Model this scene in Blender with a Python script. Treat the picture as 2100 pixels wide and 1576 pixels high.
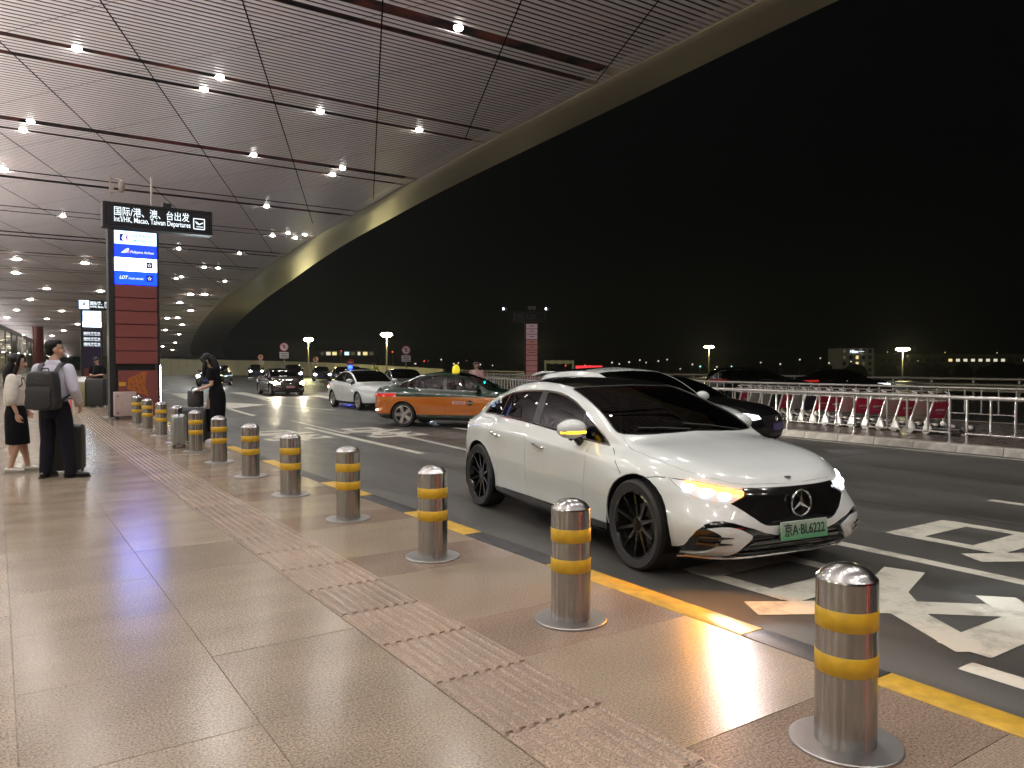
import bpy, bmesh, math, random
import numpy as np
from mathutils import Vector, Matrix
random.seed(7)
S = bpy.context.scene
COL = S.collection
for o in list(S.objects):
    bpy.data.objects.remove(o)
rad = math.radians

# ---------------------------------------------------------------- camera, world, exposure
CAM_H = 1.5            # metres above the pavement; the kerb runs along +Y, the road lies towards +X
ROAD = -0.15
YAW, PITCH = rad(33.85), math.atan(40 / 1578.0)
cam_data = bpy.data.cameras.new('camera')
cam = bpy.data.objects.new('camera', cam_data)
COL.objects.link(cam)
cam.location = (0, 0, CAM_H)
cam.rotation_euler = (math.pi / 2 - PITCH, 0, -YAW)
cam_data.sensor_width = 36.0
cam_data.sensor_fit = 'HORIZONTAL'
cam_data.lens = 36.0 * 1578 / 2100
cam_data.clip_start = 0.05
cam_data.clip_end = 4000
S.camera = cam

world = bpy.data.worlds.new('World')
S.world = world
world.use_nodes = True
wn = world.node_tree
wn.nodes.clear()
w_out = wn.nodes.new('ShaderNodeOutputWorld')
w_bg = wn.nodes.new('ShaderNodeBackground')
w_bg.inputs[0].default_value = (0.55, 0.75, 0.85, 1)      # overcast city night, almost black
w_bg.inputs[1].default_value = 0.0008
wn.links.new(w_bg.outputs[0], w_out.inputs[0])

S.view_settings.view_transform = 'Standard'
S.view_settings.look = 'None'
S.view_settings.gamma = 1
S.view_settings.use_curve_mapping = False
S.view_settings.exposure = 0.0
HAZE = 0.0004           # haze density per metre
E_UP = 5000.0           # watts of one uplighter on the terminal front
E_DOWN = 88.0         # watts of one downlight
try:
    S.cycles.use_denoising = True
    S.cycles.denoiser = 'OPENIMAGEDENOISE'
    S.cycles.sample_clamp_indirect = 4.0
    S.cycles.max_bounces = 7
    S.cycles.diffuse_bounces = 3
    S.cycles.glossy_bounces = 4
    S.cycles.transmission_bounces = 4
    S.cycles.transparent_max_bounces = 16
    S.cycles.caustics_reflective = False
    S.cycles.caustics_refractive = False
except Exception:
    pass

# ---------------------------------------------------------------- materials
MATS = {}
def mat(name, col, rough=0.5, metal=0.0, spec=0.5, vary=0.0, vscale=8.0, bump=0.0, bscale=60.0, coat=0.0, emit=None, estr=0.0,
        rvary=0.0, obj_rand=0.0, stretch=None):
    if name in MATS:
        return MATS[name]
    m = bpy.data.materials.new(name)
    m.use_nodes = True
    nt = m.node_tree
    b = nt.nodes['Principled BSDF']
    b.inputs['Base Color'].default_value = (*col, 1)
    b.inputs['Roughness'].default_value = rough
    b.inputs['Metallic'].default_value = metal
    b.inputs['Specular IOR Level'].default_value = spec
    b.inputs['Coat Weight'].default_value = coat
    b.inputs['Coat Roughness'].default_value = 0.04
    if emit:
        b.inputs['Emission Color'].default_value = (*emit, 1)
        b.inputs['Emission Strength'].default_value = estr
    tc = None
    if vary or bump or rvary:
        tc = nt.nodes.new('ShaderNodeTexCoord')
        src = tc.outputs['Object']
        if stretch:
            mp = nt.nodes.new('ShaderNodeMapping')
            mp.inputs['Scale'].default_value = stretch
            nt.links.new(src, mp.inputs[0])
            src = mp.outputs[0]
    if vary or rvary:
        n = nt.nodes.new('ShaderNodeTexNoise')
        n.inputs['Scale'].default_value = vscale
        n.inputs['Detail'].default_value = 5
        nt.links.new(src, n.inputs['Vector'])
        if vary:
            r = nt.nodes.new('ShaderNodeMapRange')
            r.inputs[1].default_value, r.inputs[2].default_value = 0.25, 0.75
            r.inputs[3].default_value, r.inputs[4].default_value = 1 - vary, 1 + vary
            nt.links.new(n.outputs[0], r.inputs[0])
            mx = nt.nodes.new('ShaderNodeVectorMath'); mx.operation = 'SCALE'
            mx.inputs[0].default_value = col
            nt.links.new(r.outputs[0], mx.inputs['Scale'])
            nt.links.new(mx.outputs[0], b.inputs['Base Color'])
        if rvary:
            r = nt.nodes.new('ShaderNodeMapRange')
            r.inputs[1].default_value, r.inputs[2].default_value = 0.25, 0.75
            r.inputs[3].default_value, r.inputs[4].default_value = max(0.02, rough - rvary), rough + rvary
            nt.links.new(n.outputs[0], r.inputs[0])
            nt.links.new(r.outputs[0], b.inputs['Roughness'])
    if bump:
        n2 = nt.nodes.new('ShaderNodeTexNoise')
        n2.inputs['Scale'].default_value = bscale
        n2.inputs['Detail'].default_value = 3
        nt.links.new(src, n2.inputs['Vector'])
        bp = nt.nodes.new('ShaderNodeBump')
        bp.inputs['Strength'].default_value = bump
        bp.inputs['Distance'].default_value = 0.01
        nt.links.new(n2.outputs[0], bp.inputs['Height'])
        nt.links.new(bp.outputs[0], b.inputs['Normal'])
    MATS[name] = m
    return m

def emat(name, col, strength):
    if name in MATS:
        return MATS[name]
    m = bpy.data.materials.new(name)
    m.use_nodes = True
    nt = m.node_tree
    nt.nodes.clear()
    o = nt.nodes.new('ShaderNodeOutputMaterial')
    e = nt.nodes.new('ShaderNodeEmission')
    e.inputs[0].default_value = (*col, 1)
    e.inputs[1].default_value = strength
    nt.links.new(e.outputs[0], o.inputs[0])
    MATS[name] = m
    return m

def glass(name, tint, refl=1.0, rough=0.02):
    """Thin coated pane: a tinted see-through layer under a mirror reflection that grows with the angle."""
    if name in MATS:
        return MATS[name]
    m = bpy.data.materials.new(name)
    m.use_nodes = True
    nt = m.node_tree
    nt.nodes.clear()
    o = nt.nodes.new('ShaderNodeOutputMaterial')
    t = nt.nodes.new('ShaderNodeBsdfTransparent'); t.inputs[0].default_value = (*tint, 1)
    g = nt.nodes.new('ShaderNodeBsdfGlossy'); g.inputs['Roughness'].default_value = rough
    g.inputs[0].default_value = (refl, refl, refl, 1)
    f = nt.nodes.new('ShaderNodeFresnel'); f.inputs[0].default_value = 1.5
    x = nt.nodes.new('ShaderNodeMixShader')
    nt.links.new(f.outputs[0], x.inputs[0]); nt.links.new(t.outputs[0], x.inputs[1]); nt.links.new(g.outputs[0], x.inputs[2])
    nt.links.new(x.outputs[0], o.inputs[0])
    MATS[name] = m
    return m

# ---------------------------------------------------------------- mesh building
class MB:
    def __init__(self):
        self.v, self.f, self.mi = [], [], []
    def add(self, vs, fs, mi=0):
        k = len(self.v)
        self.v += [tuple(map(float, p)) for p in vs]
        self.f += [tuple(i + k for i in q) for q in fs]
        self.mi += [mi] * len(fs)
        return self
    def box(self, c, s, rz=0.0, mi=0, rx=0.0, ry=0.0):
        R = Matrix.Rotation(rz, 3, 'Z') @ Matrix.Rotation(ry, 3, 'Y') @ Matrix.Rotation(rx, 3, 'X')
        vs = [Vector(c) + R @ Vector((a * s[0] / 2, b * s[1] / 2, d * s[2] / 2)) for a in (-1, 1) for b in (-1, 1) for d in (-1, 1)]
        return self.add(vs, [(0, 1, 3, 2), (4, 6, 7, 5), (0, 4, 5, 1), (2, 3, 7, 6), (0, 2, 6, 4), (1, 5, 7, 3)], mi)
    def quad(self, a, b, c, d, mi=0):
        return self.add([a, b, c, d], [(0, 1, 2, 3)], mi)
    def tube(self, pts, r, n=8, mi=0, closed=False, cap=True):
        pts = [Vector(p) for p in pts]
        m = len(pts)
        rs = r if isinstance(r, (list, tuple)) else [r] * m
        vs, fs, up = [], [], None
        for i, p in enumerate(pts):
            if closed:
                d = (pts[(i + 1) % m] - pts[i - 1]).normalized()
            else:
                d = (pts[min(i + 1, m - 1)] - pts[max(i - 1, 0)]).normalized()
            if up is None:
                up = Vector((0, 0, 1)) if abs(d.z) < 0.9 else Vector((1, 0, 0))
            a = d.cross(up)
            if a.length < 1e-6:
                a = d.cross(Vector((0.3, 1, 0.2)))
            a.normalize()
            b = a.cross(d).normalized()
            up = b
            for k in range(n):
                t = 2 * math.pi * (k + 0.5) / n
                vs.append(p + (a * math.cos(t) + b * math.sin(t)) * rs[i])
        for i in range(m if closed else m - 1):
            j = (i + 1) % m
            for k in range(n):
                fs.append((i * n + k, i * n + (k + 1) % n, j * n + (k + 1) % n, j * n + k))
        if cap and not closed:
            fs.append(tuple(range(n - 1, -1, -1)))
            fs.append(tuple(range((m - 1) * n, m * n)))
        return self.add(vs, fs, mi)
    def lathe(self, prof, n=24, c=(0, 0, 0), axis='Z', mi=0, close=False):
        vs, fs = [], []
        for r, z in prof:
            for k in range(n):
                t = 2 * math.pi * k / n
                x, y = r * math.cos(t), r * math.sin(t)
                p = (x, y, z) if axis == 'Z' else ((x, z, y) if axis == 'Y' else (z, x, y))
                vs.append((p[0] + c[0], p[1] + c[1], p[2] + c[2]))
        m = len(prof)
        for i in range(m if close else m - 1):
            j = (i + 1) % m
            for k in range(n):
                fs.append((i * n + k, i * n + (k + 1) % n, j * n + (k + 1) % n, j * n + k))
        if not close:
            if prof[0][0] > 1e-4: fs.append(tuple(range(n - 1, -1, -1)))
            if prof[-1][0] > 1e-4: fs.append(tuple(range((m - 1) * n, m * n)))
        return self.add(vs, fs, mi)
    def prism(self, poly, d0, d1, plane='xz', mi=0):
        """poly in the given plane, extruded along the third axis from d0 to d1."""
        def P(a, b, d):
            return {'xz': (a, d, b), 'xy': (a, b, d), 'yz': (d, a, b)}[plane]
        n = len(poly)
        vs = [P(a, b, d0) for a, b in poly] + [P(a, b, d1) for a, b in poly]
        fs = [tuple(range(n - 1, -1, -1)), tuple(range(n, 2 * n))]
        fs += [(i, (i + 1) % n, n + (i + 1) % n, n + i) for i in range(n)]
        return self.add(vs, fs, mi)
    def grid(self, rows, mi=0, wrap=False):
        n = len(rows[0])
        vs = [p for r in rows for p in r]
        fs = []
        for i in range(len(rows) - 1):
            for k in range(n if wrap else n - 1):
                fs.append((i * n + k, i * n + (k + 1) % n, (i + 1) * n + (k + 1) % n, (i + 1) * n + k))
        return self.add(vs, fs, mi)
    def mesh(self, name, mats, smooth=40, bevel=0.0, seg=1, weld=False):
        me = bpy.data.meshes.new(name)
        me.from_pydata(self.v, [], self.f)
        for m in (mats if isinstance(mats, (list, tuple)) else [mats]):
            me.materials.append(m)
        me.polygons.foreach_set('material_index', self.mi)
        bm = bmesh.new(); bm.from_mesh(me)
        if weld:
            bmesh.ops.remove_doubles(bm, verts=bm.verts, dist=1e-5)
        bmesh.ops.recalc_face_normals(bm, faces=bm.faces)
        if bevel:
            es = [e for e in bm.edges if len(e.link_faces) == 2 and e.calc_face_angle(0) > rad(35)]
            bmesh.ops.bevel(bm, geom=es, offset=bevel, segments=seg, affect='EDGES', profile=0.5, clamp_overlap=True)
        bm.to_mesh(me); bm.free()
        if smooth:
            me.shade_smooth()
            me.set_sharp_from_angle(angle=rad(smooth))
        return me
    def obj(self, name, mats, parent=None, **kw):
        return link(name, self.mesh(name, mats, **kw), parent)

def link(name, data, parent=None):
    o = bpy.data.objects.new(name, data)
    COL.objects.link(o)
    if parent is not None:
        o.parent = parent
    return o

def tag(o, label, cat, group=None):
    o['label'] = label
    o['category'] = cat
    if group:
        o['group'] = group
    return o

def thing(name, label, cat, loc=(0, 0, 0), rz=0.0, group=None):
    o = bpy.data.objects.new(name, None)
    o.empty_display_size = 0.2
    COL.objects.link(o)
    o.location = loc
    o.rotation_euler = (0, 0, rz)
    return tag(o, label, cat, group)

def structure(o):
    o['kind'] = 'structure'
    return o

KIDS = {}
def copy_tree(o, parent=None):
    c = o.copy()
    COL.objects.link(c)
    if parent is not None:
        c.parent = parent
        c.matrix_parent_inverse = o.matrix_parent_inverse.copy()
    for ch in list(o.children):
        copy_tree(ch, c)
    return c

def dup(o, loc, rz=None, label=None):
    c = copy_tree(o)
    c.location = loc
    if rz is not None:
        c.rotation_euler = (0, 0, rz)
    if label:
        c['label'] = label
    return c

def text(name, s, size, m, parent, loc, rot=(rad(90), 0, 0), extrude=0.002, align='LEFT', sx=1.0, bold=0.0, sy=1.0, shear=0.0):
    cu = bpy.data.curves.new(name, 'FONT')
    cu.body = s
    cu.size = size
    cu.extrude = extrude
    cu.align_x = align
    cu.align_y = 'CENTER'
    cu.offset = bold
    cu.shear = shear
    cu.resolution_u = 3
    t = bpy.data.objects.new(name, cu)
    COL.objects.link(t)
    dg = bpy.context.evaluated_depsgraph_get()
    me = bpy.data.meshes.new_from_object(t.evaluated_get(dg))
    bpy.data.objects.remove(t)
    bpy.data.curves.remove(cu)
    me.name = name
    me.transform(Matrix.Diagonal((sx, sy, 1, 1)))
    me.materials.clear()
    me.materials.append(m)
    o = link(name, me, parent)
    o.location = loc
    o.rotation_euler = rot
    return o

def pchip(xs, ys, x):
    xs, ys, x = np.asarray(xs, float), np.asarray(ys, float), np.asarray(x, float)
    h = np.diff(xs); d = np.diff(ys) / h
    n = len(xs); m = np.zeros(n)
    if n == 2:
        m[:] = d[0]
    else:
        for i in range(1, n - 1):
            if d[i - 1] * d[i] > 0:
                w1, w2 = 2 * h[i] + h[i - 1], h[i] + 2 * h[i - 1]
                m[i] = (w1 + w2) / (w1 / d[i - 1] + w2 / d[i])
        m[0], m[-1] = d[0], d[-1]
    x = np.clip(x, xs[0], xs[-1])
    i = np.clip(np.searchsorted(xs, x) - 1, 0, n - 2)
    t = (x - xs[i]) / h[i]
    return ((2 * t**3 - 3 * t**2 + 1) * ys[i] + (t**3 - 2 * t**2 + t) * h[i] * m[i] + (-2 * t**3 + 3 * t**2) * ys[i + 1] + (t**3 - t**2) * h[i] * m[i + 1])

def drift(y):
    """How far the whole forecourt (kerb, bollards, tactile strip) has bent towards +X at distance y."""
    d = max(0.0, y - 8.0)
    return 0.00082 * d * d if d < 90 else 0.00082 * 8100 + (d - 90) * 0.1476
ORD = ['first', 'second', 'third', 'fourth', 'fifth', 'sixth', 'seventh', 'eighth', 'ninth', 'tenth', 'eleventh', 'twelfth', 'thirteenth', 'fourteenth', 'fifteenth', 'sixteenth', 'seventeenth', 'eighteenth', 'nineteenth', 'twentieth'] + \
      ['twenty-' + w for w in ('first', 'second', 'third', 'fourth', 'fifth', 'sixth', 'seventh', 'eighth', 'ninth')] + ['thirtieth'] + ['thirty-' + w for w in ('first', 'second', 'third', 'fourth', 'fifth')]
# ---------------------------------------------------------------- cars
from mathutils.bvhtree import BVHTree

M_TYRE = mat('tyre_rubber', (0.012, 0.012, 0.012), 0.75, vary=0.2, vscale=20)
M_BLACKGLOSS = mat('black_gloss', (0.006, 0.006, 0.006), 0.12, spec=0.5, coat=0.6)
M_BLACKPLASTIC = mat('black_plastic', (0.012, 0.012, 0.012), 0.5)
M_DARK = mat('dark_void', (0.004, 0.004, 0.004), 0.9, spec=0.1)
M_CHROME = mat('chrome', (0.75, 0.75, 0.76), 0.1, metal=1.0)
M_ALLOY = mat('alloy', (0.45, 0.43, 0.42), 0.28, metal=0.9, vary=0.1)
M_CARGLASS = glass('car_glass', (0.06, 0.062, 0.06), 0.7)
M_TINT = glass('tinted_glass', (0.006, 0.006, 0.006), 0.30)
M_CLEAR = glass('clear_glass', (0.45, 0.47, 0.46), 1.0)
M_LENS = mat('lamp_lens', (0.55, 0.58, 0.6), 0.12, metal=0.7)
M_SEAT = mat('seat_cloth', (0.02, 0.018, 0.018), 0.8, vary=0.2)
M_PLATEW = mat('plate_white', (0.6, 0.66, 0.62), 0.4)

def paint(name, col, metal=0.0, rough=0.22):
    return mat(name, col, rough, metal=metal, spec=0.5, coat=1.0, rvary=0.04, vscale=3.0, vary=0.03)

def pip(x, y, poly):
    ins, n = False, len(poly)
    for i in range(n):
        (x1, y1), (x2, y2) = poly[i - 1], poly[i]
        if (y1 > y) != (y2 > y) and x < (x2 - x1) * (y - y1) / (y2 - y1) + x1:
            ins = not ins
    return ins

AX = {'xz': (0, 2), 'yz': (1, 2), 'xy': (0, 1)}
def cut(bm, poly, proj, filt):
    a, b = AX[proj]
    lo = (min(p[0] for p in poly), min(p[1] for p in poly)); hi = (max(p[0] for p in poly), max(p[1] for p in poly))
    def box(f):
        us = [v.co[a] for v in f.verts]; ws = [v.co[b] for v in f.verts]
        return min(us), max(us), min(ws), max(ws)
    cand = set()
    for f in bm.faces:
        if filt(f.calc_center_median(), f.normal):
            u0, u1, w0, w1 = box(f)
            if u1 >= lo[0] and u0 <= hi[0] and w1 >= lo[1] and w0 <= hi[1]:
                cand.add(f)
    for i in range(len(poly)):
        p, q = poly[i - 1], poly[i]
        if abs(p[0] - q[0]) + abs(p[1] - q[1]) < 1e-6:
            continue
        e0, e1 = min(p[0], q[0]) - .001, max(p[0], q[0]) + .001
        g0, g1 = min(p[1], q[1]) - .001, max(p[1], q[1]) + .001
        fs = []
        for f in cand:
            u0, u1, w0, w1 = box(f)
            if u1 >= e0 and u0 <= e1 and w1 >= g0 and w0 <= g1:
                fs.append(f)
        if not fs:
            continue
        co, no = [0, 0, 0], [0, 0, 0]
        co[a], co[b] = p
        no[a], no[b] = -(q[1] - p[1]), q[0] - p[0]
        geom = list({v for f in fs for v in f.verts}) + list({e for f in fs for e in f.edges}) + fs
        r = bmesh.ops.bisect_plane(bm, geom=geom, dist=2e-5, plane_co=co, plane_no=no)
        cand = {f for f in cand if f.is_valid} | {g for g in r['geom'] if isinstance(g, bmesh.types.BMFace) and g.is_valid}
    out = []
    for f in cand:
        if f.is_valid:
            c = f.calc_center_median()
            if filt(c, f.normal) and pip(c[a], c[b], poly):
                out.append(f)
    return out

def arc(cx, cz, r, n=28, a0=0, a1=360):
    return [(cx + r * math.cos(rad(a0 + (a1 - a0) * i / n)), cz + r * math.sin(rad(a0 + (a1 - a0) * i / n))) for i in range(n if a1 - a0 == 360 else n + 1)]

def smoothpoly(pts, sub=5):
    """Closed Catmull-Rom through pts; a point given with a third value True stays a corner."""
    n = len(pts); out = []
    for i in range(n):
        p0, p1, p2, p3 = pts[i - 1], pts[i], pts[(i + 1) % n], pts[(i + 2) % n]
        c1, c2 = len(p1) > 2, len(p2) > 2
        for k in range(sub):
            t = k / sub
            q = []
            for d in (0, 1):
                m1 = (p2[d] - p1[d]) if c1 else (p2[d] - p0[d]) / 2
                m2 = (p2[d] - p1[d]) if c2 else (p3[d] - p1[d]) / 2
                q.append((2*t**3-3*t**2+1)*p1[d] + (t**3-2*t**2+t)*m1 + (-2*t**3+3*t**2)*p2[d] + (t**3-t**2)*m2)
            out.append(tuple(q))
    return out

def body_bm(P):
    NF, NS, NR, SUB = P.get('res', (14, 60, 12, 5))
    T = lambda tab, x: pchip([p[0] for p in tab], [p[1] for p in tab], x)
    xsf, xsr = P['xs']
    st = [('f', th) for th in np.linspace(0, math.pi / 2, NF)[:-1]] + [('s', x) for x in np.linspace(xsf, xsr, NS)] + [('r', th) for th in np.linspace(math.pi / 2, 0, NR)[1:]]
    rows = []
    for kind, val in st:
        ctr = []
        for j in range(6):
            if kind == 's':
                x, y, z = val, float(T(P['W'][j], val)), float(T(P['Z'][j], val))
            else:
                xs, xe, ze, nn = (xsf, P['xf'][j], P['zf'][j], P['nf'][j]) if kind == 'f' else (xsr, P['xr'][j], P['zr'][j], P['nr'][j])
                w, zs = float(T(P['W'][j], xs)), float(T(P['Z'][j], xs))
                c, s = max(0.0, math.cos(val)), math.sin(val)
                x = xs + (xe - xs) * c ** (2 / nn)
                y = w * s ** (2 / nn)
                z = ze + (zs - ze) * s ** P.get('zk', 2.0)
            ctr.append((x, y, z))
        x5, y5, z5 = ctr[5]
        zc = float(T(P['zc'], x5))
        if kind != 's':
            k = math.sin(val) ** 0.7
            zc = z5 + (zc - z5) * min(1, k * 1.0 + (1 - k) * 0.6)
        ry, fr = float(T(P['ry'], x5)), float(T(P['fr'], x5))
        yr, zr_ = y5 * ry, z5 + (zc - z5) * fr
        ctr.append((x5, yr, zr_))
        mk = P.get('midk', 0.25)
        ctr.append((x5, yr * 0.5, zc - (zc - zr_) * mk))
        ctr.append((x5, 0.0, zc))
        ctr = np.array(ctr)
        t = np.arange(9); tt = np.linspace(0, 8, 8 * SUB + 1)
        rows.append(np.stack([pchip(t, ctr[:, d], tt) for d in range(3)], 1))
    bm = bmesh.new()
    for side in (1, -1):
        vs = [[bm.verts.new((p[0], p[1] * side, p[2])) for p in r] for r in rows]
        for i in range(len(rows) - 1):
            for k in range(len(rows[0]) - 1):
                q = [vs[i][k], vs[i][k + 1], vs[i + 1][k + 1], vs[i + 1][k]]
                try:
                    bm.faces.new(q if side < 0 else q[::-1])
                except ValueError:
                    pass
    bmesh.ops.remove_doubles(bm, verts=bm.verts, dist=1e-4)
    bmesh.ops.dissolve_degenerate(bm, dist=1e-5, edges=bm.edges)
    bmesh.ops.recalc_face_normals(bm, faces=bm.faces)
    bm.normal_update()
    n_up = sum(f.normal.z * f.calc_area() for f in bm.faces if f.calc_center_median().z > 0.9)
    if n_up < 0:
        bmesh.ops.reverse_faces(bm, faces=bm.faces)
        bm.normal_update()
    return bm

def extract(bm, faces, gap=0.0, push=0.0, skirt=0.0):
    """A panel of its own from some faces of the body: drawn in by half a gap, pushed along its normals, edge turned inwards."""
    nb = bmesh.new()
    vm = {}
    for f in faces:
        for v in f.verts:
            if v not in vm:
                vm[v] = nb.verts.new(v.co)
    for f in faces:
        try:
            nb.faces.new([vm[v] for v in f.verts])
        except ValueError:
            pass
    nb.normal_update()
    norm = {v: v.normal.copy() for v in nb.verts}
    bd = [e for e in nb.edges if len(e.link_faces) == 1]
    if gap:
        mv = {}
        for e in bd:
            f = e.link_faces[0]
            d = f.calc_center_median() - e.verts[0].co
            t = (e.verts[1].co - e.verts[0].co)
            if t.length < 1e-9: continue
            t.normalize(); d -= t * d.dot(t)
            if d.length < 1e-9: continue
            d.normalize()
            for v in e.verts:
                mv.setdefault(v, Vector()).__iadd__(d)
        for v, d in mv.items():
            if d.length > 1e-6:
                v.co += d.normalized() * gap
    if push:
        for v in nb.verts:
            v.co += norm[v] * push
    loops = boundary_loops(nb)
    if skirt:
        r = bmesh.ops.extrude_edge_only(nb, edges=bd)
        nv = [g for g in r['geom'] if isinstance(g, bmesh.types.BMVert)]
        near = {}
        for e in nb.edges:
            a, b = e.verts
            if a in norm and b not in norm: near[b] = norm[a]
            elif b in norm and a not in norm: near[a] = norm[b]
        for v in nv:
            v.co -= near.get(v, Vector((0, 0, 1))) * skirt
        bmesh.ops.recalc_face_normals(nb, faces=[f for f in nb.faces])
    return nb, loops

def boundary_loops(nb):
    bd = {e for e in nb.edges if len(e.link_faces) == 1}
    loops = []
    while bd:
        e = bd.pop()
        lp = [e.verts[0], e.verts[1]]
        while True:
            nx = next((x for x in lp[-1].link_edges if x in bd), None)
            if nx is None: break
            bd.discard(nx)
            lp.append(nx.other_vert(lp[-1]))
            if lp[-1] is lp[0]: break
        loops.append([v.co.copy() for v in lp])
    return loops

def bm_obj(name, nb, mats, parent, smooth=35):
    me = bpy.data.meshes.new(name)
    nb.to_mesh(me); nb.free()
    for m in (mats if isinstance(mats, (list, tuple)) else [mats]):
        me.materials.append(m)
    me.shade_smooth()
    me.set_sharp_from_angle(angle=rad(smooth))
    return link(name, me, parent)

def spread_loop(lp, step=0.03):
    pts = [lp[0]]
    for p in lp[1:]:
        if (p - pts[-1]).length > step:
            pts.append(p)
    if (pts[-1] - pts[0]).length < step: pts.pop()
    return pts

def make_wheel(parent, x, y, R, rim, spokes, m_rim, side, width=0.235, style='thin', seg=40):
    w = link('wheel', None, parent)
    w.location = (x, y, R)
    hw = width / 2
    t = MB()
    t.lathe([(rim + .004, -hw * .86), (R * .93, -hw * .98), (R * .985, -hw * .82), (R, -hw * .55), (R, hw * .55), (R * .985, hw * .82), (R * .93, hw * .98), (rim + .004, hw * .86), (rim - .02, hw * .5), (rim - .02, -hw * .5)], seg, axis='Y', close=True)
    t.obj('tyre', M_TYRE, w, smooth=35)
    r = MB()
    o = side * hw
    r.lathe([(rim - .03, -hw * .7), (rim + .004, -hw * .86), (rim + .008, hw * .87), (rim - .012, hw * .9), (rim - .026, hw * .6), (rim - .04, 0), (rim - .04, -hw * .6)] if side > 0 else
            [(rim - .03, hw * .7), (rim + .004, hw * .86), (rim + .008, -hw * .87), (rim - .012, -hw * .9), (rim - .026, -hw * .6), (rim - .04, 0), (rim - .04, hw * .6)], seg, axis='Y', close=True)
    r.lathe([(0.001, o * .62), (.055, o * .62), (.072, o * .5), (.072, o * .2)], 20, axis='Y')
    for k in range(spokes):
        a = 2 * math.pi * (k + .5) / spokes
        if style == 'twin':
            a = 2 * math.pi * (k // 2 + .5) / (spokes // 2) + (0.13 if k % 2 else -0.13)
        ca, sa = math.cos(a), math.sin(a)
        def P(rr, tt, yy): return (rr * ca - tt * sa, yy, rr * sa + tt * ca)
        w0, w1 = (.016, .009) if style != 'wide' else (.035, .05)
        q = [P(.05, -w0, o * .58), P(.05, w0, o * .58), P(rim - .02, w1, o * .8), P(rim - .02, -w1, o * .8),
             P(.05, -w0, o * .3), P(.05, w0, o * .3), P(rim - .02, w1, o * .55), P(rim - .02, -w1, o * .55)]
        r.add(q, [(0, 1, 2, 3), (4, 7, 6, 5), (0, 4, 5, 1), (1, 5, 6, 2), (2, 6, 7, 3), (3, 7, 4, 0)])
    rr = r.obj('rim', m_rim, w, smooth=30)
    d = MB()
    d.lathe([(0.06, -o * .1), (.165, -o * .1), (.165, -o * .25), (0.06, -o * .25)], 24, axis='Y', close=True)
    d.obj('brake_disc', mat('brake_disc', (.12, .12, .12), .4, metal=.8), w)
    return w

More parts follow.
